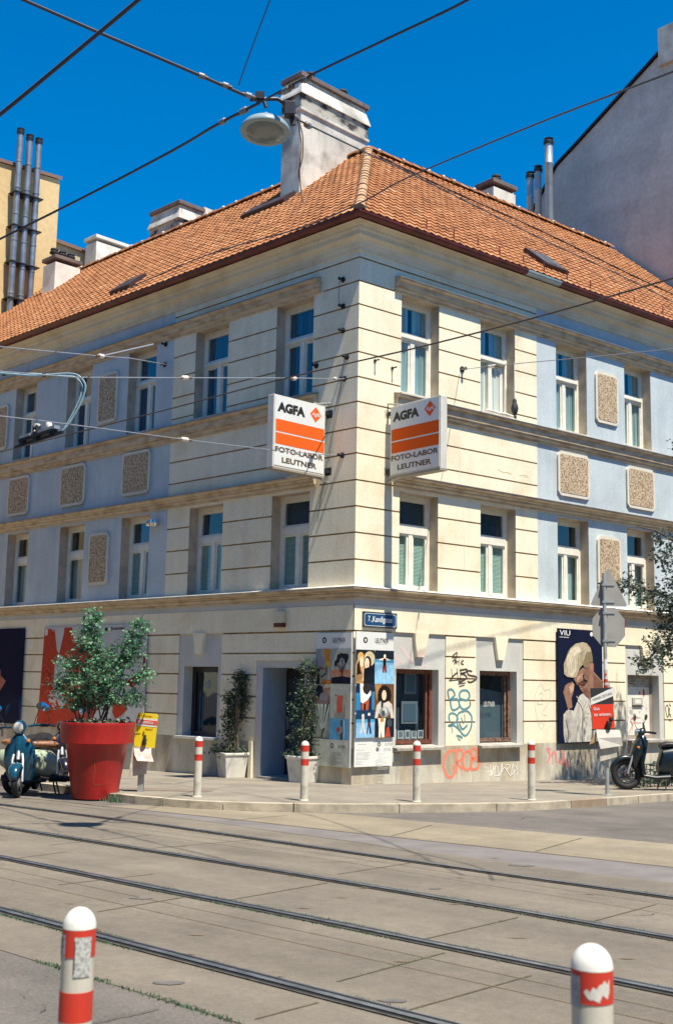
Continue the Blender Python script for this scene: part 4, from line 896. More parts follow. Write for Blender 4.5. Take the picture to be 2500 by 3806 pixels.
B6=(.47,.645,1,.80); a.r(0,0,1,1,'5d9ec4',B6); a.p([(.58,.05),(.68,.05),(.72,1),(.56,1)],'4a4c50',B6); a.p([(.72,.05),(.78,.05),(.80,1),(.72,1)],'a2bdd0',B6); a.p([(.35,.45),(.5,.38),(.66,.35),(.68,.6),(.55,.75),(.45,.7)],'9a8f8a',B6); a.e(.45,.52,.08,.12,'a04a44',B6)
a.r(0,.80,1,1,'bfc0b2'); a.logo(.55,.845,.044); a.t('LEUTNER',.72,.86,.022,.2,'5c5640',.01)
a.r(.02,.815,.2,.822,'6d6a58'); a.r(.02,.845,.22,.851,'7c765c')
for k in range(14): a.r(.50,.895+.0072*k,.50+random.uniform(.15,.36),.8975+.0072*k,'8f9086')
a.done(E0)
E0,w_,h=poster('spectacles_poster','R',5.86,7.43,.64,3.15,.07,'large dark VIU poster of a blond man touching his glasses',boardmat=mat('poster navy',(.006,.010,.032),.85,spec=.1))
a=Art(w_,h); N=lambda L:[((x-385)/405,(y-805)/1010) for x,y in L]
a.t('VIU',.045,.06,.045,.23,'f0eee8',0); a.r(.04,.073,.25,.080,'b9b7b2'); a.e(.755,.035,.035,.02,'e8e4dc')
a.p(N([(427,1640),(430,1560),(470,1520),(520,1530),(545,1470),(570,1400),(600,1378),(640,1390),(660,1420),(700,1460),(760,1390),(788,1340),(788,1803),(440,1806),(430,1740)]),'cbc6bb')
a.p(N([(427,1640),(450,1530),(500,1530),(520,1620),(510,1700),(490,1803),(440,1806)]),'b5b0a6'); a.p(N([(520,1620),(560,1480),(575,1500),(540,1650),(520,1803),(495,1803)]),'b3aea5')
a.p(N([(470,1520),(448,1440),(428,1370),(445,1310),(470,1290),(512,1275),(528,1300),(520,1360),(500,1420),(508,1500)]),'93705e'); a.p(N([(478,1320),(515,1290),(528,1300),(518,1350),(490,1380)]),'c6a48f'); a.s(N([(470,1340),(500,1325)]),.008,'7a4c3a'); a.s(N([(462,1370),(500,1352)]),.008,'7a4c3a')
a.p(N([(520,1245),(545,1200),(600,1150),(655,1140),(668,1095),(688,1085),(705,1110),(705,1180),(790,1270),(790,1360),(740,1400),(700,1440),(662,1425),(625,1395),(588,1350),(570,1320),(545,1290)]),'94705f')
a.p(N([(668,1110),(680,1095),(698,1110),(694,1165),(680,1180)]),'a97664'); a.p(N([(590,1340),(640,1320),(670,1370),(660,1420),(625,1395)]),'7d5849'); a.p(N([(700,1200),(790,1280),(790,1340),(720,1400),(700,1330)]),'7b5747'); a.p(N([(545,1240),(600,1190),(620,1230),(570,1290),(550,1280)]),'b8937d'); a.p(N([(660,1425),(700,1440),(740,1400),(730,1440),(700,1475)]),'5c3c34')
a.s(N([(532,1298),(560,1305),(600,1275),(625,1262),(640,1180)]),.014,'2a1a16'); a.e((600-385)/405,(1285-805)/1010,.075,.022,'6d463a'); a.s(N([(608,1350),(625,1362),(640,1340)]),.010,'6b342c')
a.p(N([(435,1210),(432,1120),(455,1060),(490,980),(540,935),(600,918),(640,925),(675,965),(692,1040),(695,1090),(668,1095),(655,1140),(625,1150),(600,1120),(575,1150),(540,1235),(500,1238),(460,1232)]),'b5a88c')
a.p(N([(455,1060),(500,985),(560,950),(590,990),(560,1060),(540,1180),(500,1230),(470,1215)]),'d3c8b0'); a.p(N([(600,1120),(640,1000),(680,1000),(692,1040),(695,1090),(668,1095),(655,1140),(625,1150)]),'857659')
for k in range(17):
    x=445+k*9.5; y0=1215-abs(k-4)*9; a.s(N([(x,y0),(x+6,y0-90-k*2),(x+18,y0-150+k*2),(x+32,y0-185+k*3)]),.007,('8f8163','e6ddc8','a39573','c9bfa6')[k%4])
for L in ([(560,1262),(585,1255),(612,1262),(618,1285),(600,1302),(572,1300),(560,1282),(560,1262)],[(522,1285),(540,1280),(556,1288),(556,1308),(540,1318),(526,1305),(522,1285)]): a.s(N(L),.012,'20140f')
for L in ([(535,1400),(600,1500),(590,1700),(600,1800)],[(660,1450),(690,1600),(680,1790)],[(740,1420),(730,1600),(745,1790)],[(560,1550),(575,1700)],[(450,1580),(470,1700),(460,1790)]): a.s(N(L),.03,'a8a39a')
a.p(N([(600,1190),(650,1150),(665,1200),(640,1260),(610,1250)]),'84604f'); a.s(N([(575,1225),(600,1212),(625,1220)]),.012,'5f4738')
for k in range(0): x=470+k*17; a.s(N([(x,1200-k*18),(x+10,1100-k*12),(x+40,1000-k*6)]),.006,'a8906a' if k%2 else 'f0e4cc')
for L in ([(600,1500),(625,1440),(635,1480),(660,1440),(665,1480)],[(700,1440),(680,1470),(690,1490)],[(720,1440),(740,1450),(705,1470),(715,1500)],[(600,1550),(650,1560),(615,1530),(600,1600),(640,1560)],[(660,1520),(700,1560),(670,1590),(700,1540)],[(620,1590),(650,1615)],[(640,1580),(675,1610)],[(670,1560),(710,1615)]): a.s(N(L),.012,'5a5850',False)
a.done(E0)
def banner(u0,u1,z0,z1,label,cat='banner',bm=None): return poster('wall_banner','L',u0,u1,z0,z1,.06,label,boardmat=bm,cat=cat)
E0,w_,h=banner(6.44,10.8,.66,3.12,'large Journal banner with red dancing figure on pale grey behind the planter bush',bm=mat('banner grey',(.50,.50,.50),.6,amp=.06))
a=Art(w_,h); N=lambda L:[((x-430)/995,(y-195)/955) for x,y in L]
a.p(N([(435,210),(540,215),(575,420),(600,460),(640,250),(640,205),(720,205),(760,420),(700,520),(600,460),(560,560),(560,800),(640,980),(700,920),(760,1000),(740,1150),(400,1150),(415,900),(425,560)]),'b8402c')
a.p(N([(700,330),(1000,420),(1100,640),(1050,900),(900,1130),(740,1150),(700,920),(720,560)]),'b04030'); a.p(N([(440,215),(470,215),(470,275),(440,275)]),'d8d2cc'); a.p(N([(500,212),(550,212),(530,240)]),'aeb0ae'); a.p(N([(505,860),(560,820),(600,880),(575,980),(520,910)]),'c0b9b4')
a.p(N([(640,700),(720,740),(760,860),(690,900),(640,830)]),'9c2f24'); a.p(N([(1270,700),(1400,600),(1405,480),(1420,470),(1420,640),(1320,760),(1285,740)]),'8a1f1c'); a.p(N([(1150,880),(1270,890),(1275,960),(1235,1000),(1180,1045),(1150,985)]),'b23a26')
a.e(.63,.045,.012,.022,'16161a'); a.t('Journal',.67,.060,.042,.13,'3a3a3c',.02)
for k in range(8): a.s(N([(430+k*9,600+k*60),(470+k*12,560+k*62),(520+k*10,640+k*50)]),.05,'9e3424' if k%2 else 'c85640')
a.done(E0)
E0,w_,h=banner(11.76,16.3,.66,3.12,'dark navy VIU banner with a hand ring at the left edge',bm=mat('banner navy',(.008,.010,.035),.9,spec=.1))
a=Art(w_,h); Q=lambda L:[(1-(11.76+ (245-x)*.0064 -11.76)/4.54,(y-200)/900) for x,y in L]
def hx(x): return 1-(245-x)*.0083/4.54
Q=lambda L:[(hx(x),(y-215)/905) for x,y in L]
a.p(Q([(0,700),(30,630),(60,600),(75,640),(50,680),(60,720),(95,700),(110,660),(150,720),(130,780),(100,860),(60,850),(60,790),(20,760)]),'a8685a'); a.s(Q([(60,700),(55,620),(80,580),(110,620),(110,670),(80,700)]),.03,'a06a66'); a.s(Q([(65,690),(65,620),(85,590),(105,620)]),.02,'5b6f86')
a.r(hx(-40),.055,hx(50),.085,'b9bac0'); a.done(E0)
# small framed slab by the shop window
e=empty('wall_plaque',FR(.97,.03,.38),tR,'small pale rectangular plate low on the wall beside the sunlit poster','plaque'); b=MB(); b.box(0,.27,0,.03,0,.17); b.obj('plate',plinthm,e,bevel=.01); b=MB(); b.box(.05,.23,-.004,0,.03,.13); b.obj('inset',mat('plaque inset',(.40,.40,.34),.6,amp=.2),e)
# ------------------------------------------------------------ graffiti painted on the wall (parts of the house)
gk=mat('spray black brown',(.06,.045,.03),.8); gt=mat('spray teal',(.10,.25,.29),.8); gr_=mat('spray coral',(.74,.20,.12),.8); gw=mat('spray white',(.80,.77,.70),.8); gp=mat('spray pink',(.74,.24,.22),.8); gg_=mat('pale pencil line',(.48,.46,.38),.9)
def gm_(L): return [(2.462+((1400+x/2.605)-1653.4)*.00775,.643+(2774-(2200+y/2.605))*.00537) for x,y in L]
def graf(lists,w_,m,y=-.002,mp=gm_,name='graffiti'):
    b=MB(MR)
    for i,L in enumerate(lists): b.stroke(mp(L),w_,y-.0006*i)
    b.obj(name,m,BLD)
graf([[(720,625),(765,585),(755,640),(740,705)],[(715,640),(800,630)],[(722,680),(740,655),(760,690)],[(760,655),(762,700)],[(785,650),(783,705)],[(760,675),(785,672)],[(830,660),(812,670),(808,690),(830,700)],[(866,706),(870,702)]],.03,gk)
graf([[(712,742),(722,850)],[(765,738),(775,830)],[(700,850),(745,800),(775,780)],[(690,860),(712,850)],[(800,740),(800,860)],[(790,760),(860,745),(850,775),(800,790),(840,800),(860,830),(800,870),(780,860)],[(915,765),(870,760),(880,800),(950,815),(955,840),(900,872),(868,862)],[(690,862),(880,835)],[(775,890),(850,878)],[(785,915),(840,900)]],.036,gk)
graf([[(690,1040),(680,960),(720,950),(745,1000),(700,1050),(770,1040),(790,1110),(745,1145),(715,1130),(700,1040)],[(800,1050),(790,990),(820,955),(870,960),(890,1010),(860,1050),(800,1040),(790,1090),(830,1140),(890,1110),(895,1060)]],.048,gt)
graf([[(700,1260),(690,1200),(720,1175),(765,1200),(770,1250),(700,1290),(690,1300),(740,1295),(790,1340),(830,1390)],[(715,1300),(722,1365)],[(850,1155),(780,1180),(770,1270),(800,1350),(850,1395),(900,1330),(912,1220),(880,1165),(850,1155)],[(805,1215),(830,1280)],[(840,1185),(845,1270)],[(790,1270),(820,1330),(870,1290)],[(760,1390),(800,1400),(820,1420)],[(775,1415),(800,1440)]],.044,gt)
graf([[(760,1560),(720,1530),(660,1580),(640,1680),(680,1780),(735,1770),(740,1670)],[(765,1760),(765,1540),(820,1545),(810,1620),(765,1650),(830,1720)],[(850,1550),(825,1620),(835,1700),(880,1725),(915,1650),(900,1560),(850,1540)],[(905,1720),(915,1530),(960,1535),(960,1590),(915,1620),(980,1640),(970,1710),(905,1725)]],.055,gr_)
graf([[(1030,1700),(1090,1720)],[(1060,1750),(1110,1750),(1100,1800)],[(1100,1680),(1110,1790),(1130,1690)],[(1150,1700),(1140,1790),(1190,1790)],[(1200,1800),(1215,1670),(1220,1760)],[(1260,1690),(1250,1800)],[(1260,1690),(1300,1700),(1260,1745)],[(1310,1790),(1330,1690),(1340,1790)],[(1350,1700),(1380,1760),(1370,1800)],[(1090,1790),(1160,1700),(1180,1800),(1240,1720),(1300,1800),(1360,1740)]],.018,gw)
mp2=lambda L:[(5.3+((1900+x/2.38)-1993.5)*.0078,.64+(2768-(2000+y/2.38))*.0058) for x,y in L]
graf([[(340,1880),(300,1870),(330,1930),(300,2000)],[(350,1900),(360,2010)],[(345,1940),(380,1900),(400,2000)],[(440,1870),(470,1940),(430,1990),(500,2010)]],.05,gp,mp=mp2)
graf([[(500,1960),(480,2000),(505,2030),(515,1990)]],.06,gp,mp=mp2)
graf([[(245,1300),(200,1360),(180,1450),(195,1570),(240,1700),(270,1660),(230,1640)],[(250,1300),(280,1360),(330,1350),(340,1400),(310,1480),(250,1560),(300,1580)],[(220,1400),(260,1380),(255,1430),(215,1460),(210,1480),(260,1480)]],.012,gg_,mp=mp2)
mp3=lambda L:[(9.9+((2250+x/5.952)-2463)*.0072,.665+(2752-(2550+y/5.952))*.0062) for x,y in L]
graf([[(1320,440),(1300,520),(1350,700),(1400,640),(1400,520),(1370,430),(1320,440)],[(1440,480),(1420,620),(1480,700)],[(1400,640),(1480,640)],[(1450,380),(1440,430),(1480,440)],[(1400,790),(1480,740)],[(1410,740),(1480,800)]],.03,gk,mp=mp3)
# faint red tag on the grey bay over the first shop window
b=MB(MR); 
for i,L in enumerate([[(150,560),(200,640),(260,700)],[(250,540),(300,620),(370,700)],[(470,740),(480,690)]]): b.stroke(gm_(L),.07,.0285-.0006*i)
b.obj('graffiti',mat('faded pink tag',(.63,.50,.49),.9),BLD)
b=MB(MR); b.poly([(1.62+.0,2.40),(1.804,2.40),(1.80,2.50),(1.61,2.50)],-.0515); b.obj('graffiti',mat('pink mist',(.80,.60,.48),.9),BLD)
# cracks
b=MB(MR)
for L in ([(4.0,6.48),(4.2,6.43),(4.3,6.45),(4.45,6.42)],[(3.7,6.0),(3.95,5.97),(4.0,5.93),(4.3,5.93)],[(4.7,6.43),(4.9,6.45),(5.0,6.42)]): b.stroke(L,.012,-.002)
b.obj('crack',groovem,BLD)
b=MB(MR)
for L in ([(2.83,7.2),(2.84,6.6),(2.85,6.0)],[(2.95,5.5),(2.97,4.9),(2.99,4.2)],[(2.97,5.0),(2.975,4.4)]): b.stroke(L,.012,-.0018)
b.obj('rust_trace',mat('rust trace',(.62,.56,.42),.9),BLD)
# ------------------------------------------------------------ bollards
bw=mat('bollard white',(.72,.71,.66),.35,amp=.05,scale=20); bb=mat('bollard shaft',(.56,.53,.44),.6,c2=(.40,.37,.30),scale=7,lo=.3,hi=.5); br=mat('bollard red',(.58,.035,.02),.45,amp=.25,scale=12)
brc=mat('chipped red',(.55,.04,.02),.5,c2=(.62,.58,.50),scale=16,lo=.27,hi=.29,detail=9)
stk=mat('sticker paper',(.52,.52,.48),.6,c2=(.30,.30,.30),scale=85,lo=.42,hi=.55,detail=3); blk=mat('sticker black',(.03,.03,.035),.6)
def bollard(x,y,h,label,near=0,r=.059):
    z=zr(y)+(.11 if y>10 else 0); e=empty('bollard',(x,y,z),0,label,'bollard','red and white steel bollards')
    b=MB(); b.lathe([(r,-.02),(r,h-.36)],28,0); b.lathe([(r+.012,0),(r+.012,.012),(r,.02)],28,0)
    b.lathe([(r*.985,h-.27),(r*.985,h-.15)],28,0); b.obj('post',[bb],e,smooth=True)
    for q0,q1 in ((.36,.265),(.155,.062)): b=MB(); b.lathe([(r*1.01,h-q0),(r*1.01,h-q1)],28,0); b.obj('red_band',brc if near else br,e,smooth=True)
    b=MB(); b.lathe([(r*1.02,h-.066)]+[(r*1.02*cos(t),h-.066+.066*sin(t)) for t in [R(k) for k in range(0,85,12)]]+[(0,h)],28,0); b.obj('cap',bw,e,smooth=True)
    def curved(a0,a1,z0,z1,m,name,k=1.03):
        b=MB(); vs=[]
        for i in range(9):
            a=R(a0+(a1-a0)*i/8); vs+=[(r*k*cos(a),r*k*sin(a),z0),(r*k*cos(a),r*k*sin(a),z1)]
        b.add(vs,[(2*i,2*i+2,2*i+3,2*i+1) for i in range(8)]); b.obj(name,m,e,smooth=True)
    if near==1:
        curved(268,328,h-.215,h-.088,stk,'sticker'); curved(268,271,h-.205,h-.10,blk,'sticker',1.04); curved(185,232,h-.17,h-.082,stk,'sticker'); curved(190,212,h-.15,h-.095,blk,'sticker',1.04); curved(182,250,h-.30,h-.17,bb,'worn_paint',1.02) if False else None
    if near==2:
        curved(180,225,h-.165,h-.08,mat('grey sticker',(.34,.36,.38),.6,amp=.3,scale=40),'sticker')
        b=MB(); vs=[]; top=[.118,.112,.12,.105,.112,.10,.098,.088,.10,.085]; bot=[.125,.136,.142,.14,.144,.148,.128,.132,.140,.12]
        for i in range(10):
            a=R(236+8.2*i); vs+=[(r*1.022*cos(a),r*1.022*sin(a),h-bot[i]),(r*1.022*cos(a),r*1.022*sin(a),h-top[i])]
        b.add(vs,[(2*i,2*i+2,2*i+3,2*i+1) for i in range(9)]); b.obj('torn_patch',mat('bare paint',(.60,.58,.52),.6,amp=.1),e,smooth=True)
    if near==3: curved(262,300,h-.46,h-.37,stk,'sticker')
bollard(-.837,4.06,.895,'near bollard in the left foreground with stickers over its red band',1,r=.055)
bollard(.752,3.46,.925,'near bollard in the right foreground with a torn patch in its red band',2)
bollard(-2.02,17.93,.90,'far bollard nearest the red planter, in front of the entrance window')
bollard(-.402,17.62,.875,'far bollard standing in front of the white planter beside the door')
bollard(1.276,17.78,.90,'far bollard below the first shop window with a small sticker',3)
bollard(3.12,18.52,.92,'far bollard on the right, before the pink graffiti and spectacles poster')
# ------------------------------------------------------------ leaves
def leafmat(name,c0,c1,c2_):
    m=bpy.data.materials.new(name); m.use_nodes=True; n=m.node_tree.nodes; l=m.node_tree.links; b=n['Principled BSDF']; b.inputs['Roughness'].default_value=.5; b.inputs['Specular IOR Level'].default_value=.4
    a=n.new('ShaderNodeAttribute'); a.attribute_name='tint'; r=n.new('ShaderNodeValToRGB'); l.new(a.outputs['Fac'],r.inputs[0])
    e=r.color_ramp.elements; e[0].color=(*c0,1); e[1].color=(*c2_,1); k=e.new(.5); k.color=(*c1,1); l.new(r.outputs[0],b.inputs['Base Color'])
    tr=n.new('ShaderNodeBsdfTranslucent'); l.new(r.outputs[0],tr.inputs[0]); mx=n.new('ShaderNodeMixShader'); mx.inputs[0].default_value=.35
    l.new(b.outputs[0],mx.inputs[1]); l.new(tr.outputs[0],mx.inputs[2]); l.new(mx.outputs[0],n['Material Output'].inputs[0]); return m
bushleaf=leafmat('bush leaves',(.025,.125,.07),(.11,.31,.18),(.30,.50,.27))
treeleaf=leafmat('tree leaves',(.014,.032,.030),(.06,.10,.085),(.22,.27,.20))
climbleaf=leafmat('climber leaves',(.012,.030,.022),(.06,.11,.06),(.22,.27,.20))
bark=mat('bark',(.12,.09,.06),.95,amp=.3,scale=8)
def leaf(b,p,s,nrm=None,tint=None):
    p=Vector(p); d=Vector((random.gauss(0,1),random.gauss(0,1),random.gauss(-.1,.6))).normalized(); n_=Vector((random.gauss(0,.7),random.gauss(0,.7),random.gauss(.9,.5))).normalized()
    q=d.cross(n_).normalized(); n_=q.cross(d)
    b.add([tuple(p),tuple(p+d*s*.45+q*s*.30+n_*s*.08),tuple(p+d*s),tuple(p+d*s*.45-q*s*.30+n_*s*.08)],[(0,1,2,3)]); b.ca.append(random.random() if tint is None else tint)
def spray(b,c,r,n,s,tw=None):  # branchlets with leaves in an ellipsoid
    c=Vector(c)
    for k in range(n):
        while True:
            v=Vector((random.uniform(-1,1),random.uniform(-1,1),random.uniform(-1,1)))
            if v.length<=1: break
        p=c+Vector((v.x*r[0],v.y*r[1],v.z*r[2])); d=Vector((random.gauss(0,1),random.gauss(0,1),random.gauss(.35,.7))).normalized()
        L=random.uniform(1.5,3.2)*s; tb=random.uniform(0,1)
        for j in range(6):
            leaf(b,p+d*L*j/5+Vector((random.gauss(0,.25),random.gauss(0,.25),random.gauss(0,.25)))*s,s*random.uniform(.7,1.15),tint=min(1,max(0,tb*.6+random.uniform(0,.4))))
        if tw is not None: tw.tube([tuple(p),tuple(p+d*L)],.004,4,cap=False)
# red planter with bush
pr_=mat('red planter plastic',(.46,.016,.014),.42,c2=(.36,.014,.012),scale=2.5,bump=.15,bscale=30,gr=[(2.5,.22,(1.5,1.5,.4),0),(9,.10,(1,1,1),0)])
px,py=-3.68,18.50; pz=zr(py)+.06
e=empty('flower_pot',(px,py,pz),0,'huge red flowerpot standing at the end of the kerb','planter'); b=MB()
b.lathe([(.345,-.03),(.35,0),(.362,.06),(.475,.78),(.485,.80),(.535,.81),(.56,.815),(.578,1.08),(.583,1.11),(.578,1.13),(.56,1.13),(.55,1.11),(.52,.98),(0,.98)],56,0); b.obj('pot',pr_,e,smooth=True)
b=MB(); b.lathe([(.54,1.03),(.3,1.07),(0,1.08)],24,0); b.obj('soil',mat('soil',(.09,.06,.04),1,amp=.4,scale=20),e)
b=MB(); b.stroke([(0,.0),(.03,-.25),(.01,-.42),(.06,-.47),(.2,-.46),(.26,-.43)],.012,0); 
me=MB()
for v_ in b.v:
    a=R(-84)+v_.x/.44; zz=.66+v_.z; rr=.362+(zz-.06)*.157+.003; me.v.append(Vector((rr*cos(a),rr*sin(a),zz)))
me.f=b.f; me.mi=b.mi; me.obj('scratch',mat('scratch',(.30,.06,.02),.8),e)
e=empty('bush',(px,py,pz+1.05),0,'bushy green shrub growing out of the huge red flowerpot','plant'); b=MB(); b.ca=[]; tw=MB()
for c_,r,n_ in (((-.05,0,.70),(.60,.45,.30),300),((.12,0,1.02),(.48,.35,.20),150),((-.22,0,1.30),(.26,.22,.28),120),((-.20,0,1.62),(.18,.15,.22),52),((.55,0,1.20),(.22,.2,.28),95),((.70,0,1.50),(.14,.14,.24),45),((-.60,0,.95),(.22,.2,.12),45),((-.70,0,.62),(.20,.2,.10),32),((.78,.0,.80),(.20,.15,.10),36),((.62,0,.45),(.18,.2,.12),40),((-.45,0,.40),(.3,.25,.18),70),((0,0,.42),(.45,.3,.16),110)):
    spray(b,(c_[0]*.84,c_[1],c_[2]),(r[0]*.82,r[1],r[2]),int(n_*.92),.068,tw)
b.obj('foliage',bushleaf,e)
for k in range(13):
    a=random.uniform(0,2*pi); r0=random.uniform(0,.3); p0=Vector((r0*cos(a),r0*sin(a),-.02)); p1=p0+Vector((random.uniform(-.3,.3),random.uniform(-.1,.1),random.uniform(.5,.9))); p2=p1+Vector((random.uniform(-.25,.25),0,.35)); tw.tube([tuple(p0),tuple((p0+p1)/2+Vector((.03,0,0))),tuple(p1),tuple(p2)],[.014,.011,.008,.004],6)
tw.obj('branch',bark,e,smooth=True)
b=MB(); b.ca=[]
for k in range(320):
    a=random.uniform(0,2*pi); r0=.50*random.random()**.5; leaf(b,(r0*cos(a),r0*sin(a),random.uniform(-.01,.12)),random.uniform(.04,.09),tint=random.uniform(.2,1))
b.obj('undergrowth',leafmat('dry undergrowth',(.10,.12,.06),(.22,.24,.14),(.36,.36,.25)),e)
# white planters with climbers
wp=mat('white concrete planter',(.66,.64,.57),.85,c2=(.50,.48,.42),scale=4,lo=.3,hi=.5)
def planter(x,y,rz,label,lab2,clusters,s=.045,lean=None):
    z=zr(y)+.11; e=empty('stone_planter',(x,y,z),rz,label,'planter','white tapered planters by the entrance'); b=MB()
    t,bt,h=.27,.205,.50
    def rg(a,z): return [(-a,-a,z),(a,-a,z),(a,a,z),(-a,a,z)]
    vs=rg(bt,0)+rg(t-.02,h-.06)+rg(t,h-.05)+rg(t,h)+rg(t-.035,h)+rg(t-.05,h-.08)
    fs=[(3,2,1,0)]+[(i*4+k,i*4+(k+1)%4,(i+1)*4+(k+1)%4,(i+1)*4+k) for i in range(5) for k in range(4)]
    b.add(vs,fs); b.obj('trough',wp,e,bevel=.012); b=MB(); b.poly([],0) if False else None; b.add(rg(t-.048,h-.07),[(0,1,2,3)]); b.obj('soil',MATS['soil'],e)
    e=empty('climbing_plant',(x,y,z+h-.08),0,lab2,'plant','climbers in the white planters'); b=MB(); b.ca=[]; tw=MB()
    for c_,r,n_ in clusters: spray(b,c_,(r[0]*1.45,r[1]*1.2,r[2]*1.1),int(n_*1.5),s*1.5,None)
    b.obj('foliage',climbleaf,e)
    for k in range(16):
        x0,y0=random.uniform(-.12,.12),random.uniform(-.1,.1); pts=[]
        H=clusters[-1][0][2]*random.uniform(.5,1.02)
        for j in range(7):
            t_=j/6; c0=Vector(clusters[0][0]);c1=Vector(clusters[-1][0]); q=c0.lerp(c1,t_); pts.append((x0*(1-t_)+q.x*t_+random.uniform(-.05,.05),y0+random.uniform(-.03,.03),H*t_))
        tw.tube(pts,.0055,5,cap=False)
    tw.obj('stem',mat('dry stem',(.30,.22,.16),.9,amp=.3),e)
    return e
planter(-2.03,24.05-.0,R(28),'white tapered planter left of the entrance','dark climber leaning on the wall left of the entrance',[((-.05,0,.10),(.28,.16,.10),60),((-.05,.05,.45),(.13,.10,.2),45),((.0,.05,.80),(.16,.10,.22),75),((.08,.05,1.15),(.19,.12,.22),110),((.12,.05,1.5),(.13,.09,.2),62)],.042)
planter(-.52,22.62,R(50),'white tapered planter right of the entrance, behind a bollard','variegated climber right of the entrance beside the shaded poster',[((.0,0,.10),(.25,.16,.09),55),((-.02,0,.45),(.20,.14,.25),90),((.0,0,.90),(.20,.13,.25),95),((.03,0,1.3),(.16,.12,.25),70),((.05,0,1.72),(.14,.10,.16),48)],.040)
# ------------------------------------------------------------ road sign on its pole
pgal=mat('galvanised pole',(.40,.42,.41),.5,amp=.15,scale=6,metal=.35); sb=mat('sign back grey',(.30,.29,.27),.6,amp=.12,scale=3)
X0,Y0=4.695,20.21; Z0=zr(Y0)+.11
e=empty('road_sign',(X0,Y0,Z0),R(8),'grey back of a triangular sign over an octagonal sign on a steel pole','road sign')
b=MB(); b.lathe([(.034,-.02),(.034,3.80),(0,3.81)],14,0); b.lathe([(.09,0),(.09,.012),(.035,.014)],14,0); b.obj('pole',pgal,e,smooth=True)
b=MB(); b.prism([(-.17,3.27-Z0+0),(.38,3.27-Z0),(.10,3.27-Z0+.66+.0)][:0] or [(-.20,3.225),(.40,3.225),(.425,3.25),(.42,3.275),(.125,3.86),(.095,3.88),(.065,3.86),(-.225,3.27),(-.225,3.24)],.045,.05); b.obj('triangle_plate',sb,e)
b=MB(); o=[(.09+.32*cos(R(22.5+45*k)),2.855+.37*sin(R(22.5+45*k))) for k in range(8)]; b.prism(o,.045,.05); b.obj('octagon_plate',sb,e)
b=MB(); b.quad((.385,.04,2.86),(.40,.04,2.86),(.40,.04,3.0),(.385,.04,3.0)); b.obj('sticker',mat('sticker maroon',(.16,.03,.02),.6),e)
b=MB()
for z in (3.29,3.59,2.98+.12,2.62): b.box(-.05,.20,.034,.05,z-.012,z+.012); b.box(-.045,.045,-.04,.045,z-.02,z+.02); b.lathe([(.022,0),(.022,.03),(0,.035)],8,0,Matrix.Translation((.055,.03,z))@Matrix.Rotation(R(90),4,'X'))
b.obj('clamp',metalg,e)
b=MB(); 
for z0,z1,c_ in ((1.96,2.12,0),(2.12,2.30,1),(1.90,1.96,2),(1.78,1.85,2),(1.86,1.90,0)): b.lathe([(.036,z0),(.036,z1)],14,c_)
b.lathe([(.0,0),(.02,.003)],10,2,Matrix.Translation((-.01,-.037,2.04))@Matrix.Rotation(R(90),4,'X')); b.obj('sticker',[mat('sticker pale',(.55,.52,.50),.6,amp=.2),mat('sticker white',(.7,.7,.7),.6),mat('sticker red2',(.5,.03,.02),.6)],e)
def pouch(x,y,z,rz,label,parts):
    e=empty('newspaper_pouch',(x,y,z),rz,label,'newspaper pouch'); return e
paperm=mat('old paper',(.62,.60,.53),.8,amp=.12,scale=6); plast=mat('clear plastic bag',(.50,.46,.38),.35,amp=.3,scale=7); sblack=mat('pouch black',(.03,.028,.03),.5); sred=mat('pouch red',(.72,.045,.015),.45); sw=mat('pouch white',(.74,.73,.68),.5)
ylw=mat('pouch yellow',(.80,.62,.02),.45); padl=mat('dark padlock',(.02,.018,.016),.4)
# right pouch
e=pouch(X0,Y0-.09,0,R(6),'newspaper pouch on the sign pole reading Wiener Zeitung and Gut zu wissen.',None)
T=Matrix.Rotation(R(-3),4,'Y'); zb=1.17
b=MB(T); b.box(-.20,.19,0,.03,zb+.0,zb+.42,0); b.box(-.19,.20,0,.03,zb+.42,zb+.70,1); b.add([(-.205,-.004,zb+.415),(.05,-.004,zb+.50),(.215,-.004,zb+.56),(.225,-.004,zb+.70),(.10,-.004,zb+.66),(-.20,-.004,zb+.53)],[(0,1,2,3,4,5)],2)
b.box(-.21,.20,-.003,.033,zb-.012,zb+.008,1); b.obj('board',[sred,sblack,sw],e)
b=MB(T); b.text('Gut',-.165,zb+.325,.055,.105,-.006,0,bold=.01); b.text('zu wissen.',-.165,zb+.225,.055,.31,-.006,0,bold=.01); b.obj('slogan',sw,e)
b=MB(T); b.text('WIENER ZEITUNG',-.17,zb+.475,.042,.37,-.006,0,rot=R(17),bold=.006); b.obj('title_lettering',mat('title grey',(.16,.15,.13),.6),e)
b=MB(); b.lathe([(.03,-.13),(.04,-.11),(.036,.0),(.028,.02)],12,0,Matrix.Translation((.0,-.04,zb+.12))); b.lathe([(.03,-.02),(.045,0),(.03,.02)],12,0,Matrix.Translation((.055,-.04,zb+.17))@Matrix.Rotation(R(90),4,'X')); b.lathe([(.0,0),(.016,.004)],8,1,Matrix.Translation((.06,-.066,zb+.17))@Matrix.Rotation(R(90),4,'X')); b.obj('coin_lock',[padl,chrome],e,smooth=True)
def sheet_(e,pts,name,m,thick=.01):
    b=MB(); n_=len(pts)//2; 
    b.add(pts,[(2*i,2*i+1,2*i+3,2*i+2) for i in range(n_-1)]); o=b.obj(name,m,e); s=o.modifiers.new('s','SOLIDIFY'); s.thickness=thick; return o
sheet_(e,[(-.21,-.02,zb-.01),(.20,-.02,zb-.01),(-.20,-.05,zb-.15),(.215,-.055,zb-.13),(-.15,-.06,zb-.33),(.25,-.03,zb-.27)],'newspaper',paperm)
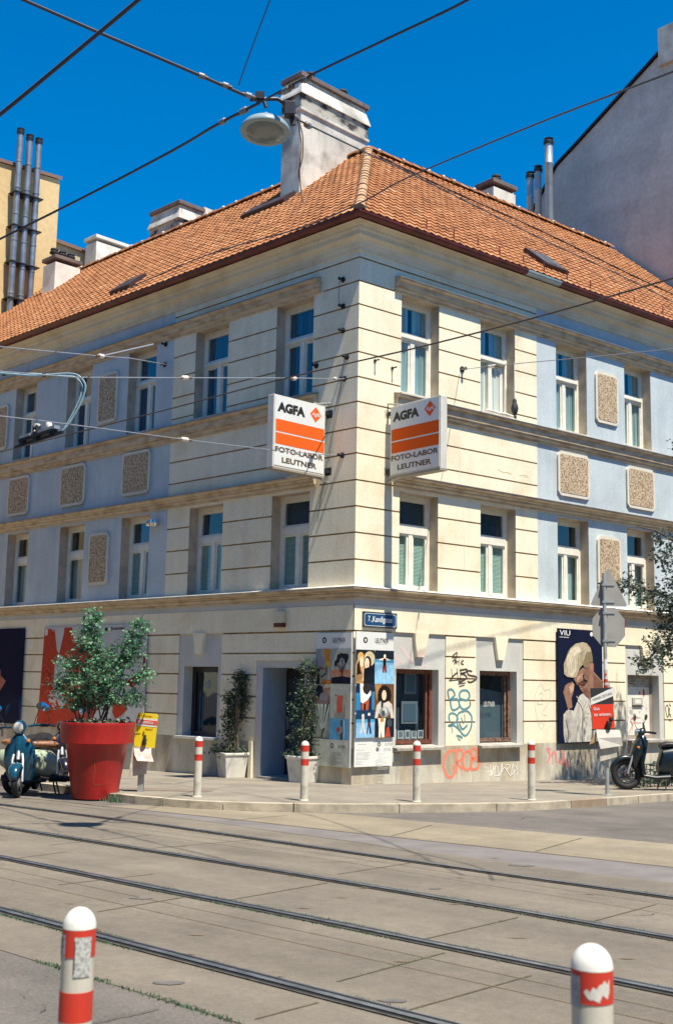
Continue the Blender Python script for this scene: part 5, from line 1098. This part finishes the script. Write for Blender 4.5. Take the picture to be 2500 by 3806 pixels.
sheet_(e,[(-.17,.02,zb-.02),(.17,.02,zb-.02),(-.15,.01,zb-.35),(.15,.015,zb-.3),(-.14,.0,zb-.54),(.16,.02,zb-.46)],'plastic_bag',plast,.02)
sheet_(e,[(-.20,0,zb-.02),(-.20,.02,zb-.03),(-.34,-.04,zb-.26),(-.2,.02,zb-.22)],'torn_corner',mat('brown paper',(.42,.27,.15),.8),.004)
# left pouch with its own post
xp,yp=-3.02,18.80; zp=zr(yp)+.11
e=empty('newspaper_pouch',(xp,yp,zp),R(-8),'yellow newspaper pouch on a short post beside the red flowerpot, reading Am Sonntag Österreich lesen!','newspaper pouch')
b=MB(); b.box(-.045,.045,-.02,.04,-.03,1.12); b.obj('post',pgal,e)
T=Matrix.Rotation(R(4),4,'Y')@Matrix.Translation((.0,0,0)); zb=.70
b=MB(T); x0,x1=-.17,.17
b.prism([(x0,zb),(x1,zb),(x1,zb+.50),(x1-.03,zb+.53),(x0+.03,zb+.53),(x0,zb+.50)],-.055,-.03,0); b.box(x0+.002,x1-.002,-.058,-.054,zb+.325,zb+.44,1); b.box(x0-.004,x1+.006,-.062,-.056,zb+.36,zb+.425,2); b.quad((x0,-.0585,zb+.44),(x1,-.0585,zb+.44),(x1,-.0585,zb+.455),(x0,-.0585,zb+.44),1); b.obj('board',[ylw,sw,mat('pouch scarlet',(.70,.10,.06),.5)],e)
b=MB(T); b.text('Am Sonntag',x0+.02,zb+.465,.040,.23,-.059,0,bold=.02); b.text('lesen!',x0+.16,zb+.27,.036,.12,-.059,0,bold=.02); b.obj('lettering',mat('pouch brown red',(.42,.09,.01),.5),e)
b=MB(T); b.text('ÖSTERREICH',x0+.015,zb+.37,.043,.26,-.0645,0,bold=.02); b.obj('title_lettering',sw,e)
b=MB(T); b.lathe([(.035,-.10),(.04,-.06),(.025,.02),(.02,.06),(0,.065)],10,0,Matrix.Translation((.0,-.08,zb+.13))); b.lathe([(0,0),(.014,.004)],8,1,Matrix.Translation((.045,-.10,zb+.12))@Matrix.Rotation(R(90),4,'X')); b.obj('coin_lock',[padl,chrome],e,smooth=True)
sheet_(e,[(-.12,-.045,zb),(.165,-.045,zb),(-.09,-.09,zb-.12),(.18,-.08,zb-.10),(-.02,-.16,zb-.21),(.235,-.12,zb-.22)],'newspaper',mat('pinkish paper',(.72,.62,.56),.8,c2=(.72,.40,.34),scale=9),.006)
sheet_(e,[(-.14,-.03,zb-.0),(.14,-.03,zb-.0),(-.16,-.03,zb-.25),(.12,-.04,zb-.25),(-.18,-.05,zb-.47),(.10,-.04,zb-.42)],'plastic_bag',plast,.03)
# ------------------------------------------------------------ tree guard fence and street tree
e=empty('low_fence',(5.75,22.65,zr(22.65)+.11),R(38),'low iron hoop fence round the tree pit behind the right scooter','fence'); b=MB()
for x in [i*.11 for i in range(20)]: b.tube([(x,0,0),(x,0,.44)],.008,6)
b.tube([(-.02,0,.44),(2.1,0,.44)],.012,6); b.tube([(-.02,0,.34),(2.1,0,.34)],.008,6); b.obj('fence_panel',darkmetal,e)
b=MB(); b.ca=[]
for k in range(160): leaf(b,(random.uniform(.1,2.0),random.uniform(.05,.5),random.uniform(.02,.50)*random.random()),.16,tint=random.uniform(.3,1))
pe=empty('ground_plants',(5.75,22.65,zr(22.65)+.11),R(38),'leafy plants inside the low fence','plant'); b.obj('foliage',climbleaf,pe)
tb=FR(7.9,3.7,0); tb.z=zr(tb.y)+.1
e=empty('street_tree',tb,tR,'street tree reaching in from the right edge with dark small leaves','tree')
b=MB(); b.tube([(0,0,-.1),(.03,0,1.2),(-.05,.02,2.6),(.02,-.05,4.2),(.1,0,6.5),(.05,.1,8.5)],[.17,.14,.125,.10,.06,.02],12)
def limb(pts,r0):
    b.tube(pts,[r0*(1-.8*i/(len(pts)-1)) for i in range(len(pts))],7)
limb([(-.02,0,2.3),(-.8,.2,2.75),(-1.8,.5,2.9),(-2.5,.7,2.75),(-2.9,.77,2.4)],.045)
limb([(-.02,0,2.8),(-.9,.3,3.3),(-2.0,.6,3.75),(-2.9,.9,3.95),(-3.5,1.05,3.9)],.05)
limb([(0,0,3.4),(-.9,.2,4.2),(-1.8,.5,4.8),(-2.5,.7,5.1),(-3.0,.8,5.15)],.05)
limb([(0,0,4.0),(-.5,0,5.2),(-1.2,.2,6.2),(-1.7,.4,6.9)],.05); limb([(0,0,4),(.9,-.3,5.2),(1.8,-.5,6)],.05); limb([(0,0,3.2),(.8,.5,4.2),(1.6,.9,5)],.05); limb([(0,0,4.5),(.3,-.8,5.8),(.5,-1.4,6.5)],.04)
b.obj('trunk',bark,e,smooth=True)
b=MB(); b.ca=[]; tw=MB()
# local frame: x along facade, y inward (towards the wall)
cl=[((-1.55,.4,4.75),(.45,.35,.35),60),((-1.0,.3,4.3),(.45,.4,.5),95),((-2.25,.7,3.95),(.38,.25,.16),42),((-2.62,.8,3.85),(.22,.15,.08),12),((-1.6,.5,3.7),(.42,.35,.28),95),((-1.15,.3,3.3),(.45,.4,.35),110),((-1.75,.45,2.75),(.30,.25,.18),40),((-2.05,.5,2.45),(.30,.2,.16),42),((-1.3,.35,2.65),(.40,.3,.25),65),((-1.5,.4,3.1),(.3,.25,.2),30),((-.6,.1,3.6),(.5,.5,.7),140),((-.4,0,5.0),(.6,.6,.7),170)]
cl=[((x-.80,y+.22,z),r,n_) for (x,y,z),r,n_ in cl]
big=[((-1.5,.2,6.9),(.7,.5,.45),230),((-.4,0,6.6),(.8,.8,.7),210),((.6,-.2,6.2),(.9,.9,.9),210),((1.4,.3,5.2),(.8,.8,.7),160),((.3,-1.0,6.4),(.7,.7,.6),130),((0,0,7.8),(1.0,.9,.7),230),((.9,-.3,4.6),(.7,.7,.5),110)]
for c_,r,n_ in cl: spray(b,c_,r,int(n_*.78),.10,tw)
for c_,r,n_ in big: spray(b,c_,r,n_,.095,None)
b.obj('foliage',treeleaf,e); tw.obj('twig',bark,e)
# ------------------------------------------------------------ scooters
def scooter(label,loc,az,body,seatm,wr=.22,wb=1.25,modern=False,shieldglass=False,rack=False,plate=None,lean=0,steer=0,group='parked scooters',rearpaint=None):
    e=empty('motor_scooter',loc,az,label,'scooter',group); e.rotation_euler=(lean,0,az); e.scale=(1,1,1) if modern else (1.1,1.1,1.1)
    paint=body; S=(1.0)
    def wheel(x,name,steer_=0,big=False):
        T=Matrix.Translation((x,0,wr)); tr=wr*.24
        b=MB(T); b.torus((0,0,0),wr-tr*.8,tr*.8,36,10); o=b.obj('tyre',black,e,smooth=True)
        b=MB(T); b.torus((0,0,0),wr-tr*1.75,.012,30,6)
        for k in range(5):
            a=2*pi*k/5+.3; c,s=cos(a),sin(a); w1=.022
            b.add([(c*.05-s*w1,-.02,s*.05+c*w1),(c*.05+s*w1,-.02,s*.05-c*w1),(c*(wr-tr*1.7)+s*w1*.7,-.012,s*(wr-tr*1.7)-c*w1*.7),(c*(wr-tr*1.7)-s*w1*.7,-.012,s*(wr-tr*1.7)+c*w1*.7),(c*.05-s*w1,.02,s*.05+c*w1),(c*.05+s*w1,.02,s*.05-c*w1),(c*(wr-tr*1.7)+s*w1*.7,.012,s*(wr-tr*1.7)-c*w1*.7),(c*(wr-tr*1.7)-s*w1*.7,.012,s*(wr-tr*1.7)+c*w1*.7)],[(0,1,2,3),(7,6,5,4),(0,4,5,1),(1,5,6,2),(2,6,7,3),(3,7,4,0)])
        TT=Matrix.Rotation(R(90),4,'X'); b.lathe([(0,-.045),(.06,-.04),(.075,-.02),(.075,.02),(.06,.04),(0,.045)],18,0,TT)
        if modern: b.lathe([(.085,.05),(.125,.05),(.125,.056),(.085,.056)],22,1,TT)
        b.obj('rim',[mat('rim dark' if modern else 'rim grey',(.07,.06,.07) if modern else (.35,.36,.36),.45,metal=.3),metalg],e,smooth=True)
    wheel(0,'front'); wheel(-wb,'rear')
    H=.98 if not modern else 1.05
    # fork and fender
    hx,hz=-.30,H-.12
    b=MB(); 
    for y in (-.075,.075): b.tube([(0,y,wr),(-.10,y,wr+.30),(-.14,y*.8,wr+.38)],.020,8)
    b.tube([(-.13,0,wr+.30),(hx,0,hz)],.03,10); b.obj('fork',metalg,e,smooth=True)
    b=MB(); vs=[];fs=[]; n_=13; a0,a1=(R(12),R(150)) if not modern else (R(5),R(165)); fr_=wr+.035; fwm=.075 if modern else .085
    for i in range(n_):
        a=a0+(a1-a0)*i/(n_-1); tp=math.sin(pi*(i+.8)/(n_+.6))**.5
        for k in range(9):
            t=pi*(k/8); y=cos(t)*fwm*tp; r=fr_-.06+ .075*sin(t)**.7*tp
            vs.append((r*cos(a)*1.0,y,wr+r*sin(a)))
    fs=[(i*9+k,i*9+k+1,(i+1)*9+k+1,(i+1)*9+k) for i in range(n_-1) for k in range(8)]; b.add(vs,fs); o=b.obj('front_fender',paint,e,smooth=True); o.modifiers.new('s','SOLIDIFY').thickness=.008
    # leg shield
    b=MB(); wS=.20 if modern else .235
    if modern: rings=[((-.16,0,.40),(0,.05,0),(.04,0,.02)),((-.17,0,.52),(0,.13,0),(.09,0,.02)),((-.21,0,.66),(0,.17,0),(.11,0,.02)),((-.26,0,.80),(0,.16,0),(.11,0,.03)),((-.31,0,.92),(0,.12,0),(.09,0,.03)),((-.34,0,.99),(0,.08,0),(.06,0,.02))]
    else: rings=[((-.30,0,.20),(0,.15,0),(.05,0,.02)),((-.27,0,.32),(0,.20,0),(.05,0,.02)),((-.25,0,.50),(0,wS,0),(.055,0,.015)),((-.26,0,.68),(0,.215,0),(.06,0,.015)),((-.285,0,.80),(0,.14,0),(.05,0,.015)),((-.30,0,.88),(0,.06,0),(.04,0,.01))]
    b.loft(rings); 
    if modern: b.loft([((-.30,0,.26),(0,.17,0),(.06,0,.02)),((-.27,0,.50),(0,.19,0),(.045,0,.02)),((-.33,0,.75),(0,.17,0),(.05,0,.02)),((-.38,0,.92),(0,.12,0),(.04,0,.02))])
    else: b.loft([((-.19,0,.42),(0,.02,0),(.01,0,.01)),((-.185,0,.55),(0,.045,0),(.03,0,.01)),((-.205,0,.72),(0,.05,0),(.035,0,.01)),((-.25,0,.84),(0,.04,0),(.03,0,.01))])
    b.obj('leg_shield',paint,e,smooth=True)
    # floor
    b=MB(); b.loft([((-.28,0,.27),(0,.17,0),(0,0,.045)),((-.5,0,.235),(0,.19,0),(0,0,.04)),((-.78,0,.25),(0,.19,0),(0,0,.06))]); b.obj('floorboard',black if not modern else paint,e,smooth=True)
    # rear body
    b=MB(); z1=.70
    b.loft([((-.70,0,.42),(0,.10,0),(0,0,.16)),((-.78,0,.45),(0,.155,0),(0,0,.21)),((-.98,0,.48),(0,.20,0),(0,0,.20)),((-1.22,0,.50),(0,.21,0),(0,0,.18)),((-1.42,0,.53),(0,.18,0),(0,0,.15)),((-1.56,0,.57),(0,.11,0),(0,0,.09)),((-1.62,0,.60),(0,.04,0),(0,0,.04))]); 
    if modern: b.loft([((-.60,0,.40),(0,.10,0),(0,0,.10)),((-.68,0,.50),(0,.15,0),(0,0,.27)),((-.95,0,.56),(0,.19,0),(0,0,.26)),((-1.3,0,.62),(0,.19,0),(0,0,.22)),((-1.6,0,.70),(0,.12,0),(0,0,.12))])
    b.obj('rear_body',rearpaint or paint,e,smooth=True)
    if modern:
        pass
    b=MB(); b.loft([((-.66,0,.71),(0,.09,0),(0,0,.05)),((-.76,0,.735),(0,.125,0),(0,0,.06)),((-1.0,0,.74),(0,.14,0),(0,0,.055)),((-1.25,0,.775),(0,.13,0),(0,0,.06)),((-1.45,0,.78),(0,.10,0),(0,0,.045)),((-1.5,0,.78),(0,.05,0),(0,0,.02))]); 
    if modern:
        for i in range(len(b.v)): b.v[i].z+=.10
    b.obj('seat',seatm,e,smooth=True)
    b=MB(); b.tube([(-.85,-.16,.22),(-1.15,-.18,.2),(-1.5,-.18,.26)],[.03,.05,.045],10); b.obj('exhaust',darkmetal,e,smooth=True)
    b=MB(); b.tube([(-.72,.16,.25),(-.66,.22,.02)],.012,6); b.tube([(-.72,-.16,.25),(-.66,-.22,.02)],.012,6); b.obj('stand',darkmetal,e)
    # handlebar
    b=MB(); b.loft([((-.27,0,H-.10),(0,.06,0),(.05,0,0)),((-.29,0,H-.02),(0,.10,0),(.08,0,0)),((-.32,0,H+.05),(0,.085,0),(.07,0,0)),((-.34,0,H+.09),(0,.04,0),(.03,0,0))]); b.tube([(-.30,-.12,H+.0),(-.34,-.22,H+.01),(-.42,-.34,H)],.020,8); b.tube([(-.30,.12,H+.0),(-.34,.22,H+.01),(-.42,.34,H)],.020,8); b.obj('handlebar',paint,e,smooth=True)
    b=MB(); 
    for s in (-1,1): b.tube([(-.40,s*.28,H+.0),(-.46,s*.38,H-.01)],.022,8); b.tube([(-.37,s*.26,H),(-.34,s*.36,H-.02)],.006,5)
    b.obj('grip',black,e,smooth=True)
    b=MB(); TT=Matrix.Translation((-.215,0,H+.0))@Matrix.Rotation(R(90),4,'Y'); b.lathe([(.075,-.06),(.078,0),(.07,.005),(.05,.018),(0,.024)],20,[1,1,0,0],TT); b.obj('headlight',[mat('headlight lens',(.55,.55,.52),.08,spec=.9),chrome],e,smooth=True)
    for s in (-1,1):
        b=MB(); b.tube([(-.33,s*.20,H+.02),(-.28,s*.26,H+.16),(-.30,s*.30,H+.24)],.006,6); b.lathe([(0,-.012),(.055,-.010),(.06,0),(.0,.01)],16,1,Matrix.Translation((-.30,s*.32,H+.28))@Matrix.Rotation(R(80),4,'Y')@Matrix.Scale(1.25,4,(0,1,0))); b.obj('mirror',[darkmetal,padl if modern else chrome],e,smooth=True)
    for s in (-1,1):
        b=MB(); b.lathe([(0,-.03),(.025,-.02),(.03,0),(.02,.02),(0,.025)],10,0,Matrix.Translation((-.20,s*.14,.78))); b.obj('indicator',mat('amber lens',(.6,.2,.03),.2),e,smooth=True)
    b=MB(); b.loft([((-1.60,0,.60),(0,.05,0),(0,0,.035)),((-1.65,0,.60),(0,.045,0),(0,0,.03))]); b.obj('tail_light',mat('red lens',(.5,.015,.01),.15),e,smooth=True)
    if plate: b=MB(); b.box(-1.70,-1.69,-.10,.10,.30,.46); b.obj('licence_plate',mat('licence plate',(.70,.71,.68),.4),e); b=MB(); b.box(-1.70,-1.58,-.02,.02,.45,.58); b.obj('plate_bracket',darkmetal,e)
    if shieldglass:
        b=MB(); vs=[]
        for i in range(9):
            t=-1+2*i/8
            for k in range(7):
                q=k/6; vs.append((-.20-.10*q-.10*t*t,t*.24*(1-.35*q*q)**.5,H+.0+.42*q*(1-.25*t*t)))
        b.add(vs,[(i*7+k,(i+1)*7+k,(i+1)*7+k+1,i*7+k+1) for i in range(8) for k in range(6)]); b.obj('windscreen',glassm('screen plastic',(.88,.9,.9),.02),e,smooth=True)
    if rack:
        b=MB()
        for y in (-.12,-.04,.04,.12): b.tube([(-1.48,y,.84),(-1.78,y,.86)],.006,5)
        for x in (-1.5,-1.64,-1.78): b.tube([(x,-.13,.855),(x,.13,.855)],.006,5)
        b.tube([(-1.5,-.12,.72),(-1.78,-.12,.86)],.007,5); b.tube([(-1.5,.12,.72),(-1.78,.12,.86)],.007,5)
        b.tube([(-1.5,-.13,.86),(-1.5,-.13,1.05),(-1.5,.13,1.05),(-1.5,.13,.86)],.007,5); b.obj('rack',chrome,e)
    return e
teal=mat('teal scooter paint',(.006,.055,.10),.2,coat=.5); creamp=mat('cream scooter paint',(.36,.42,.30),.2,coat=.5); darkg=mat('dark green scooter paint',(.006,.014,.02),.3,coat=.15); darkb=mat('black scooter paint',(.012,.012,.02),.25,coat=.5)
tan=mat('tan seat leather',(.24,.11,.055),.5,amp=.2,scale=9); blackseat=mat('black seat',(.015,.015,.018),.45)
def gz(x,y,h=0): return (x,y,zr(y)+h)
scooter('dark teal scooter with clear windscreen and round headlight at the left edge',gz(-4.88,18.5),R(-87),teal,blackseat,shieldglass=True,lean=R(5))
scooter('cream scooter seen from behind with tan seat and pale plate',gz(-3.80,19.72),R(20),darkb,tan,rearpaint=creamp,plate=True,rack=True,lean=R(-6))
scooter('black scooter behind the red flowerpot with round chrome mirrors',gz(-4.85,21.3),R(-60),darkb,blackseat,lean=R(-4),rack=False,plate=True)
scooter('dark scooter with large spoked wheel at the right edge by the sign pole',gz(5.50,22.10,.11),R(184),darkg,blackseat,wr=.295,wb=1.34,modern=True,lean=R(3))
# ------------------------------------------------------------ overhead wires and hanging lamp
wirem=mat('wire dark',(.05,.055,.07),.6); wiret=mat('copper contact wire',(.06,.045,.035),.5); wl=mat('light wire',(.24,.26,.30),.5); cablem=mat('pale feeder cable',(.22,.36,.44),.45,amp=.15,scale=12); ins=mat('white insulator',(.72,.70,.64),.35)
def sm(pts,k=6):
    q=[]; n=len(pts)
    for i in range(n-1):
        p0=Vector(pts[max(i-1,0)]);p1=Vector(pts[i]);p2=Vector(pts[i+1]);p3=Vector(pts[min(i+2,n-1)])
        for j in range(k):
            t=j/k; q.append(.5*((2*p1)+(-p0+p2)*t+(2*p0-5*p1+4*p2-p3)*t*t+(-p0+3*p1-3*p2+p3)*t**3))
    q.append(Vector(pts[-1])); return q
def wire(pts,r,label,m=wirem,name='overhead_wire',smooth=True,cat='wire'):
    o=Vector(pts[0]); e=empty(name,o,0,label,cat,'overhead wires above the crossing'); b=MB(); b.tube([p-o for p in (sm(pts) if smooth and len(pts)>2 else [Vector(p) for p in pts])],r,6); b.obj('strand',m,e,smooth=True); return e
greyins=mat('grey insulator',(.22,.24,.27),.5,amp=.3,scale=20)
def insul(e,p,q,L=.30,k=None,mm=None):   # white insulator part centred at p along direction q
    o=e.location; p=Vector(p)-o; d=Vector(q).normalized(); b=MB(); prof=[(.010,-L/2),(.016,-L/2+.03),(.012,-L/2+.05),(.02,-L*.22),(.03,-L*.18),(.03,L*.18),(.02,L*.22),(.012,L/2-.05),(.02,L/2-.03),(.012,L/2)]
    T=Matrix.Translation(p)@d.to_track_quat('Z','Y').to_matrix().to_4x4(); b.lathe([(r*(1.15 if k is None else k),z) for r,z in prof],10,[1,1,1,0,0,0,1,1,1],T); b.obj('insulator',[mm or ins,mat('rusty fitting',(.22,.12,.06),.7)],e,smooth=True)
W2=wire([(-3.52,11.2,8.94),(-2.61,11.4,8.64),(-1.68,11.7,8.39),(-.94,12,8.21)],.018,'span wire from the upper left down to the hanging lamp')
W1=wire([(-4.1,9.6,5.86),(-3.07,9.3,6.5),(-2.3,9.0,6.98),(-1.6,8.7,7.41),(-.9,8.4,7.85)],.018,'thick wire crossing the top left corner steeply')
W3=wire([(-5.62,17,8.3),(-3.53,15.2,8.46),(-2.12,13.6,8.38),(-1.48,12.6,8.22),(-.94,12,8.19)],.018,'span wire running from the lamp down to the left over the yellow house')
W3b=wire([(-.94,12,8.19),(-.36,11.3,8.14),(.4,10.2,7.92),(1.05,9.3,7.76),(1.3,8.8,7.7)],.0135,'span wire running from the lamp up to the right past the chimney')
W4=wire([(-.66,12,8.08),(.25,15,9.1),(1.03,17,9.71),(3.56,20,9.9),(5.53,22,9.95),(7.5,24,9.92)],.011,'span wire from the lamp down along the right roof')
W5=wire([(3.25,8.6,7.05),(3.1,9.5,7.36),(3.04,10,7.53),(2.35,13,8.54),(.97,16,9.19),(.3,17,9.22),(-.67,18.5,9.4),(-2.49,21,9.85),(-4.55,24,10.2)],.011,'dark wire crossing the sky from the right edge over the roof hip')
W6=wire([(2.96,9,5.26),(2.96,9.9,5.5),(2.02,11.4,5.61),(.92,12.5,5.6),(.06,13.4,5.63),(-1.02,14.3,5.59),(-2.06,15.2,5.53),(-3.49,16.3,5.43),(-5.45,18.4,5.46),(-7.5,20.5,5.45)],.009,'tram contact wire crossing in front of both facades',wiret)
W7=wire([(-4.76,15,6.25),(-4.21,15.5,6.34),(-3.49,16.5,6.55),(-3.17,17,6.67),(-4.01,26.27,9.137)],.008,'thin pale wire from the left edge to a hook on the blue wall',wl,smooth=False)
b=MB(); b.tube([(-3.49+4.76,1.5,.30),(-2.9+4.76,2.5,.79)],.012,6); b.obj('branch_strand',wl,W7)
W9=wire([(-4.3,14.2,5.68),(-3.45,15,5.83),(-2.32,17,6.38),(-.78,19,6.94),(.11,22.18,7.788)],.008,'upper thin pale wire with two white insulators ending at the corner',wl,smooth=False)
W10=wire([(-4.39,14,5.08),(-3.9,15,5.23),(-3.28,16.5,5.45),(-2.42,18,5.64),(-1.06,19.5,5.79),(-.07,22.36,6.285)],.008,'lower thin pale wire with one white insulator ending behind the left box sign',wl,smooth=False)
WRr=wire([(2.57,23.76,8.46),(3.2,20.3,7.63),(4.34,18.5,7.28),(5.43,17,7.02)],.007,'thin pale wire fixed to the right facade between two upper windows',wl,smooth=False)
W11=wire([(-1.15,11.8,8.29),(-.96,11.4,8.57),(-.73,11,8.94),(-.5,10.6,9.3)],.006,'thin steep wire rising from the span wire left of the lamp')
insul(W9,(-2.32,17,6.38),(1.3,1.9,.5),.30); insul(W9,(-.76,19.03,6.94),(1,3,.8),.34); insul(W10,(-2.42,18,5.64),(1,1.2,.1),.32); insul(W7,(-3.49,16.5,6.55),(1,2,.3),.22); insul(WRr,(2.95,21.7,7.96),(.6,-3.4,-.8),.8)
insul(W9,(-.08,21.55,7.62),(.9,3.2,.85),.22)
for p,q in (((-1.55,11.75,8.36),(1,.3,-.2)),((-1.30,11.85,8.31),(1,.3,-.2)),((-1.05,11.95,8.25),(1,.3,-.2))): insul(W2,p,q,.16,1.1,greyins)
insul(W3,(-1.12,12.2,8.2),(-.5,.6,.03),.26,1.2,greyins); insul(W3,(-1.38,12.48,8.21),(-.5,.6,.03),.2,1.1,greyins); insul(W3b,(-.62,11.65,8.16),(.5,-.7,-.1),.3,1.2,greyins); insul(W3b,(-.40,11.38,8.14),(.5,-.7,-.1),.2,1.1,greyins); insul(W4,(-.55,12.3,8.18),(.3,1,.3),.25,1.3,greyins); insul(W4,(-.42,12.75,8.32),(.3,1,.3),.25,1.3,greyins)
fe=wire([(-5.9,17,6.44),(-5.5,17,6.42),(-5.11,17,6.4),(-4.59,17,6.37),(-4.14,17,6.41),(-3.94,17,6.39),(-3.83,17,6.28),(-3.81,17,6.17),(-3.86,17,5.97),(-3.97,17,5.74),(-4.06,17,5.59),(-4.2,17,5.47)],.015,'pale blue feeder cable curling down to the section insulator',cablem,'feeder_cable',cat='cable')
o=fe.location; b=MB(); b.tube([p-o for p in sm([(-5.9,17.06,6.44),(-5.53,17.06,6.43),(-5.14,17.05,6.39),(-4.62,17.05,6.41),(-4.16,17.05,6.38),(-3.99,17.05,6.37),(-3.89,17.05,6.27),(-3.87,17.05,6.15),(-3.92,17.05,5.97),(-4.02,17.05,5.74),(-4.1,17.05,5.58)])],.017,6); b.obj('second_strand',cablem,fe,smooth=True)
for x,z in ((-5.05,6.40),(-4.45,6.39),(-3.91,5.87)):
    b=MB(); b.lathe([(.035,-.025),(.035,.025)],8,0,Matrix.Translation(Vector((x,17.03,z))-o)@Matrix.Rotation(R(90),4,'Y')); b.obj('cable_clip',darkmetal,fe)
d=Vector((1.0,-.86,.10)); s0=Vector((-4.87,17.3,5.36)); e=empty('section_insulator',s0,0,'tram wire section insulator with ball and arcing horns over the left street','insulator'); d.normalize(); T=d.to_track_quat('X','Z').to_matrix().to_4x4()
b=MB(T); b.box(-.05,1.15,-.02,.02,-.05,-.01,0); b.box(.10,.95,-.05,.05,.02,.06,0); b.box(.1,.2,-.03,.03,-.03,.03,0); b.box(.85,.95,-.03,.03,-.03,.03,0); b.box(.45,.55,-.04,.04,-.04,.2,0); b.box(.15,.4,-.06,.06,.06,.10,1); b.box(.60,1.0,-.05,.05,.05,.10,1); b.obj('runner',[darkmetal,metalg],e)
b=MB(T); b.lathe([(.03,.08),(.05,.11),(.03,.15),(.055,.19),(.055,.22),(0,.23)],14,0,None,(.5,0)); b.lathe([(0,.08),(.04,.10),(.055,.14),(.04,.19),(0,.21)],14,0,None,(.80,0)); b.obj('porcelain',[ins],e,smooth=True)
# cables hanging from the hub
for pts,l_ in (([(-.54,12.3,8.25),(-.50,12.35,8.05),(-.475,12.4,7.9),(-.49,12.45,7.62),(-.46,12.5,7.33),(-.43,12.5,7.25)],'thin brown cable dangling below the lamp hub, longer of the two'),([(-.52,12.3,8.2),(-.46,12.35,7.98),(-.46,12.4,7.75),(-.5,12.45,7.6),(-.48,12.5,7.5)],'thin brown cable dangling below the lamp hub, shorter of the two')):
    wire(pts,.007,l_,mat('brown cable',(.20,.12,.06),.6),'hanging_cable',cat='cable')
e=empty('hanging_street_lamp',(-.86,12,7.87),0,'grey dome street lamp hanging from the span wires','street lamp')
T=Matrix.Rotation(R(-7),4,'X')@Matrix.Scale(.78,4,(0,0,1)); b=MB(T); b.lathe([(.22,-.03),(.272,-.028),(.275,-.01),(.265,.03),(.235,.08),(.185,.125),(.12,.155),(.06,.17),(.05,.19),(.035,.20),(.035,.27),(0,.275)],36,0); b.obj('lamp_housing',mat('lamp grey paint',(.27,.36,.40),.3),e,smooth=True)
b=MB(T); b.lathe([(.215,-.026),(.20,-.045),(.14,-.062),(.07,-.072),(0,-.075)],32,0); b.obj('lamp_glass',mat('lamp glass',(.20,.23,.24),.15,amp=.2,scale=5),e,smooth=True)
b=MB(); b.tube([(0,0,.27),(-.02,0,.34),(-.08,0,.42)],.02,8); b.tube([(-.18,0,.36),(.12,.05,.40),(.22,.1,.36)],.022,8); b.box(-.12,-.02,-.04,.04,.36,.44); b.tube([(.18,.05,.38),(.26,.1,.28),(.3,.1,.12)],.03,8); b.obj('suspension',darkmetal,e,smooth=True)
b=MB(); b.box(.20,.32,0,.12,.20,.36); b.obj('junction_box',darkmetal,e,bevel=.01)
# wall anchors: parts of the house
def hook(side,u,z,r=.05):
    b=MB(MR if side=='R' else ML); x=u if side=='R' else -u
    b.lathe([(r*1.3,0),(r*1.3,.02),(r*.6,.03),(r*.5,.10),(r*.8,.12),(0,.15)],12,0,Matrix.Translation((x,0,z))@Matrix.Rotation(R(90),4,'X')); b.obj('wall_anchor',darkmetal,BLD,smooth=True)
for u,z in ((.445,9.863),(.432,9.305),(.42,8.804),(.30,8.24),(.36,7.807),(.381,6.269),(1.16,8.215),(6.25,9.66),(6.26,9.17)): hook('L',u,z,.045)
hook('R',2.896,8.485,.05); hook('R',.435,8.193,.025); hook('R',.90,8.13,.025)
for pts in (([.445,.10,9.86],[.50,.06,9.65],[.52,.05,9.55],[.44,.09,9.31]),([.36,.08,7.81],[.55,.08,7.0],[.7,.08,6.3],[1.0,.05,5.0]),([.36,.08,7.81],[.42,.08,7.3],[.6,.08,6.6],[.68,.08,6.15]),([.30,.08,8.24],[.33,.08,8.0],[.36,.08,7.81])):
    b=MB(); b.tube([tuple(FL(*p)-C) for p in pts],.0055,5); b.obj('wall_cable',wiret,BLD)
